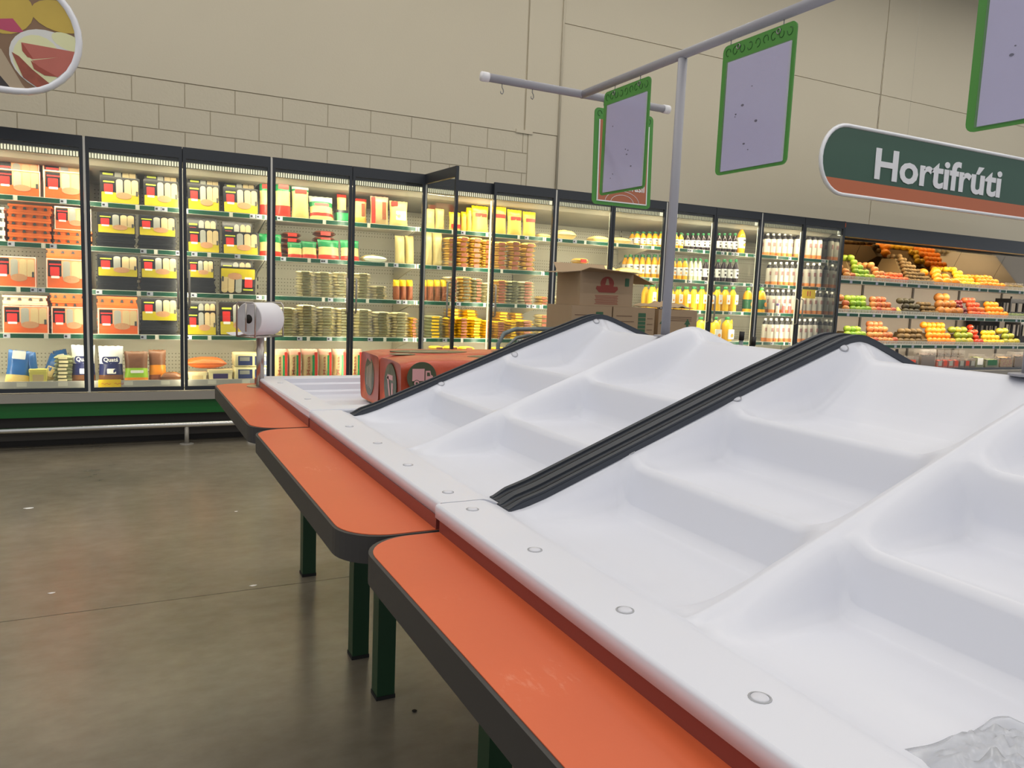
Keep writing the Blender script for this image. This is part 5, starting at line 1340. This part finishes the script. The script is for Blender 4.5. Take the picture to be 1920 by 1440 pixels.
APP = [(.02, -.86), (.35, -.96), (.72, -.80), (.94, -.35), (1.0, .05), (.93, .48), (.68, .80), (.38, .90), (.14, .84), (.0, .70)]
PEAR = [(.02, -.95), (.45, -.95), (.80, -.6), (.84, -.2), (.62, .25), (.42, .62), (.30, .90), (.12, 1.02), (0, 1.03)]
def fmesh(shape, m): return unit(('fruit', shape, m.name), lambda: MB().lathe([(max(r, .001), z) for r, z in {'s': SPH, 'a': APP, 'p': PEAR}[shape]], 12, cap=False).mesh('fruit', m, True))
KIND = {'green apple': ('a', F_ga, .043, (1, 1, .95)), 'red apple': ('a', F_ra, .043, (1, 1, .95)), 'kiwi': ('s', F_ki, .031, (1.0, 1.15, .92)), 'orange': ('s', F_or, .044, (1, 1, 1)), 'lemon': ('s', F_le, .040, (1.1, 1, .95)), 'mango': ('s', F_ma, .048, (1.2, 1, .9)), 'papaya': ('s', F_pa, .055, (1.45, 1, 1)),
        'tomato': ('s', F_to, .040, (1.05, 1.05, .9)), 'avocado': ('s', F_av, .042, (1.2, 1, .9)), 'plum': ('s', F_pl, .034, (1, 1, 1)), 'melon': ('s', F_co, .060, (1, 1, .95)), 'pear': ('p', F_pe, .044, (1, 1, 1)), 'peach': ('a', F_mi, .040, (1, 1, .95)), 'yellow apple': ('a', F_le, .042, (1, 1, .95)), 'potato': ('s', F_ki, .040, (1.35, 1, .85))}
NUM = ['one', 'two', 'three', 'four', 'five', 'six', 'seven', 'eight', 'nine', 'ten', 'eleven', 'twelve', 'thirteen', 'fourteen']
FSN = ['top', 'middle', 'lowest']
def heap(kind, txt, si, px0, px1, rows, dy=.055, dz=.05, narrow=.5, py=None, yoff=0, base=0):
    sh, m, r, s = KIND[kind]; zs = FSH[si]; py = py or (510, 575, 635)[si]
    Yf = YF_+.032+r*s[1]+yoff
    x0, x1 = wx(px0, Yf, py), wx(px1, Yf, py); step = 2*r*s[0]*1.02
    th = math.atan2(dz, dy); n0 = max(1, int(round((x1-x0)/step)))
    rr = r*max(s[1], s[2])
    if si > 0 and rows > 1: dy, dz, narrow, rows = .040, .056, narrow*.6, max(rows, 3)
    nrm = 1.80*rr/math.hypot(dy, dz); dy *= nrm; dz *= nrm
    steep = si > 0
    back = rows if steep else rows+max(0, min(4, int((YF_+.56-Yf-(rows-1)*dy)/(2.02*rr))))
    for j in range(back):
        jy = min(j, rows-1)*dy + max(0, j-rows+1)*2.02*rr; jz = min(j, rows-1)*dz
        inset = min(j, rows-1)*narrow*step/2; a, b = x0+inset, x1-inset; rx_ = r*s[0]
        lat = [x0+rx_+step*q+(step/2 if j % 2 else 0) for q in range(n0+1)]
        lat = [q for q in lat if a-.35*step <= q-rx_ and q+rx_ <= b+.45*step] or [(a+b)/2]
        for k, x in enumerate(lat):
            x += random.uniform(-.01, .01)*r
            o = obj(kind.replace(' ', '_'), fmesh(sh, m), None, (x, Yf+jy, zs+rr+jz+base+.001+random.uniform(0, .007)), (R(random.uniform(-14, 14)), R(random.uniform(-14, 14)), random.uniform(0, 6.28) if s[0] == s[1] else R(random.uniform(-12, 12))), tuple(r*q for q in s))
            tag(o, '%s %s from left, row %s, heap %s, %s fruit shelf' % (kind, ORD[min(k, 13)], NUM[j], txt, FSN[si]), kind.split()[-1], kind+'s in the fruit case')
    if rows > 1 and dz > .001:
        ya = Yf+rr*math.sin(th); za = rr-rr*math.cos(th)
        ys_ = ya-za/math.tan(th)-YF_; ye = Yf+(rows-.4)*dy-YF_; zt = (ye-ys_)*math.tan(th); ins = (rows-1)*narrow*step/2
        a, b = x0-FX0, x1-FX0
        if zt > .004:
            zt -= .004; z0 = zs+.001+base
            yb = max(ye, .60); MB().add([(a, ys_, z0), (b, ys_, z0), (b, ye, z0), (a, ye, z0), (b-ins, ye, z0+zt), (a+ins, ye, z0+zt), (b, yb, z0), (a, yb, z0), (b-ins, yb, z0+zt), (a+ins, yb, z0+zt)], [(7, 6, 2, 3), (3, 2, 1, 0), (0, 1, 4, 5), (5, 4, 8, 9), (6, 7, 9, 8), (1, 2, 4), (2, 6, 8, 4), (3, 0, 5), (7, 3, 5, 9)]).build('riser', K_riser, fc)
# top shelf
heap('red apple', 'at the far left corner', 0, 1583, 1600, 4, narrow=.2); heap('green apple', 'near the left end', 0, 1601, 1640, 5, dy=.052, dz=.056, narrow=.8)
heap('red apple', 'right of the green ones', 0, 1641, 1668, 4, narrow=.6); heap('peach', 'low between apples and kiwis', 0, 1669, 1700, 2, narrow=.3); heap('green apple', 'behind the low peaches', 0, 1672, 1694, 1, yoff=.12, base=.10) if False else None
heap('kiwi', 'like a pyramid', 0, 1701, 1752, 8, dy=.04, dz=.040, narrow=.9); heap('papaya', 'of big orange fruit', 0, 1753, 1795, 3, dy=.08, dz=.055, narrow=.7); heap('lemon', 'of yellow fruit', 0, 1797, 1836, 5, dy=.055, dz=.048, narrow=.7); heap('orange', 'at the right end', 0, 1838, 1884, 3, dy=.06, dz=.045, narrow=.6)
# middle shelf
heap('red apple', 'at the far left corner', 1, 1581, 1593, 2, narrow=0); heap('green apple', 'near the left end', 1, 1594, 1632, 2, narrow=.5, dz=.06); heap('red apple', 'right of the green ones', 1, 1633, 1678, 2, narrow=.6, dz=.06); heap('pear', 'between apples and avocados', 1, 1680, 1692, 1)
heap('avocado', 'of dark fruit', 1, 1693, 1728, 3, dz=.045, narrow=.4); heap('kiwi', 'beside the avocados', 1, 1729, 1757, 3, narrow=.5); heap('melon', 'of brown fruit', 1, 1758, 1800, 2, dy=.08, dz=.08, narrow=.7); heap('plum', 'of dark red fruit', 1, 1801, 1816, 4, narrow=.2); heap('peach', 'right of the plums', 1, 1817, 1850, 4, narrow=.6); heap('orange', 'right of the peaches', 1, 1851, 1889, 3, narrow=.7, dz=.042)
# lowest shelf
heap('green apple', 'near the left end', 2, 1584, 1626, 3, narrow=.9, dz=.06); heap('red apple', 'right of the green ones', 2, 1627, 1681, 4, narrow=1.1, dz=.05); heap('potato', 'of rough brown fruit', 2, 1683, 1738, 3, narrow=.7, dz=.045); heap('orange', 'in the middle', 2, 1739, 1789, 4, narrow=.8, dz=.05); heap('mango', 'of green fruit', 2, 1791, 1826, 3, narrow=.5, dz=.05); heap('tomato', 'of red fruit', 2, 1827, 1842, 4, narrow=.3); heap('lemon', 'of yellow fruit', 2, 1843, 1880, 3, narrow=.6, dz=.045); heap('mango', 'at the right end', 2, 1881, 1908, 2, narrow=.5, dz=.06)
# crates and packed fruit
K_crate = mat('crate_black', (24, 24, 28), .5); K_clear = glassmat('clear_box', (236, 232, 226), 1.0, .12, .1); K_dkfr = mat2('dark_fruit', (58, 36, 34), (110, 84, 60), 60, .5); K_redl = mat('punnet_red', (196, 70, 48), .45); K_gherb = mat2('herb_green', (70, 90, 50), (140, 150, 96), 50, .6)
def crate(label, px0, px1, pyt, pyb, Y, dep=.22):
    a, b = wx(px0, Y, pyt), wx(px1, Y, pyt); zt = at(px0, pyt, 1, Y).z; zb = min(FSH, key=lambda q: abs(q-at(px0, pyb, 1, Y).z)) if pyb else .5
    zb += .001
    W, H = b-a, zt-zb
    t = thing('crate', label, 'crate', ((a+b)/2, Y, zb), group='black plastic crates')
    MB().box(-W/2, W/2, 0, dep, 0, .01).build('crate_floor', K_crate, t)
    for nm, bx_ in (('side', (-W/2, W/2, 0, .012)), ('side', (-W/2, W/2, dep-.012, dep)), ('side', (-W/2, -W/2+.012, .012, dep-.012)), ('side', (W/2-.012, W/2, .012, dep-.012))):
        m_ = MB(); x0, x1, y0, y1 = bx_
        m_.box(x0, x1, y0, y1, .01, H*.35); m_.box(x0, x1, y0, y1, H*.8, H)
        nn = 5
        for k in range(nn):
            if x1-x0 > y1-y0: u = x0+(x1-x0)*k/(nn-1)*.96; m_.box(u, u+(x1-x0)*.04, y0, y1, H*.35, H*.8)
            else: u = y0+(y1-y0)*k/(nn-1)*.96; m_.box(x0, x1, u, u+(y1-y0)*.04, H*.35, H*.8)
        m_.build(nm, K_crate, t)
    for sx_ in (-W/2+.012, W/2-.03): MB().box(sx_, sx_+.018, 0, .02, H, H+.03).build('ear', K_crate, t)
crate('black plastic crate behind the yellow fruit on the lowest fruit shelf', 1838, 1874, 602, 640, YF_+.50, .20); crate('black plastic crate at the right end of the lowest fruit shelf', 1915, 1960, 600, 640, YF_+.10); crate('black plastic crate at the right end of the middle fruit shelf', 1896, 1950, 560, 590, YF_+.30)
def punnet(label, px0, px1, pyt, Y, fill=K_dkfr, lblm=None, dep=.12, zb=.501, nm='punnet'):
    a, b = wx(px0, Y, pyt), wx(px1, Y, pyt); h = at((px0+px1)/2, pyt, 1, Y).z-zb
    t = root(nm, label, 'punnet', (a+b)/2, Y, zb, (b-a)*.96, dep, h, (0, 0, 0), 'packed fruit on the deck')
    P('fruit_fill', t, unit(('pf', fill.name), lambda: MB().grid(lambda u, v: (-.46+.92*u, .04+.92*v, .72+.2*noise.noise(Vector((u*5, v*5, 1)))), 8, 6).box(-.46, .46, .04, .96, .03, .6).mesh('fruit_fill', fill)))
    P('clear_box', t, unit('pbx', lambda: rp(-.5, .5, 0, 1, 0, 1, .06).mesh('clear_box', K_clear)))
    if lblm: P('punnet_label', t, unit(('pl', lblm.name), lambda: ubox(-.34, .34, -.02, 0, .2, .7).mesh('punnet_label', lblm)))
YP = YF_+.09
punnet('small cream pack behind the black gable strip on the fruit deck', 1626, 1645, 648, YP+.10, K_meat, K_white)
punnet('purple pack on the fruit deck beside the gable end', 1648, 1671, 659, YP, mat2('purple_fill', (90, 40, 80), (150, 90, 130), 40), None)
punnet('orange edged tray of dark fruit on the deck', 1687, 1724, 668, YP, K_dkfr, K_redl)
punnet('tall clear box of dark fruit on the deck', 1729, 1757, 655, YP, K_dkfr, None)
for k in range(4): punnet('clear box of dark fruit in the back row, %s from left' % ORD[k], 1759+13*k, 1771+13*k, 656, YP+.16, K_dkfr, None)
for k in range(7): punnet('small clear cup with red label, %s from left on the fruit deck' % ORD[k], 1759+10.3*k, 1768.5+10.3*k, 671, YP-.01, K_redl if k < 4 else K_dkfr, K_redl if k % 2 else K_grey, .06)
punnet('clear bag of salad right of the red labelled cups', 1832, 1847, 664, YP, K_gherb, K_white); punnet('pack of green herbs with a dark label on the deck', 1849, 1875, 669, YP, K_gherb, J_lg); punnet('pack of mixed green and red fruit on the deck', 1877, 1902, 664, YP, mat2('mixed_fill', (150, 60, 46), (170, 170, 90), 20), None); punnet('dark pack at the right end of the deck', 1904, 1935, 660, YP, K_dkfr, None)
for k in range(4):
    a = 1888+9*k; Y = YF_+.10; h_ = .10
    t = root('fruit_cup', 'clear cup of cut fruit, %s from left, right end of the top fruit shelf' % ORD[k], 'cup', wx(a, Y, 520), Y, FSH[0]+.001, .07, .07, h_, group='clear fruit cups')
    P('cup_body', t, unit('cup', lambda: MB().lathe([(.36, 0), (.46, .8), (.5, .8), (.5, .86), (.40, 1)], 12).mesh('cup_body', K_clear, True))); P('fruit_fill', t, unit('cupf', lambda: MB().lathe([(.33, .04), (.42, .7), (.2, .76)], 12).mesh('fruit_fill', mat2('cup_fill', (176, 120, 100), (180, 180, 130), 30))))
for k in range(5):
    a = 1893+7*k; Y = YF_+.10
    o = tag(obj('artichoke', fmesh('s', K_gherb), None, (wx(a, Y, 575), Y, FSH[1]+.041), (0, 0, k), (.04, .04, .04)), 'grey green vegetable, %s from left, right end of the middle fruit shelf' % ORD[k], 'vegetable', 'grey green vegetables')
# black clip hanging under the lowest shelf
p = at(1683, 645, 1, YF_+.0)
MB().add([(p.x-FX0-.02, -.004, .75), (p.x-FX0+.02, -.004, .75), (p.x-FX0+.03, -.004, .69), (p.x-FX0+.015, -.004, .64), (p.x-FX0-.015, -.004, .64), (p.x-FX0-.03, -.004, .69)] + [(p.x-FX0+dx_, .006, zz) for dx_, zz in ((-.02, .75), (.02, .75), (.03, .69), (.015, .64), (-.015, .64), (-.03, .69))],
         [(0, 5, 4, 3, 2, 1), (6, 7, 8, 9, 10, 11)] + [(i, (i+1) % 6, (i+1) % 6+6, i+6) for i in range(6)]).build('hanging_clip', K_crate, fc)
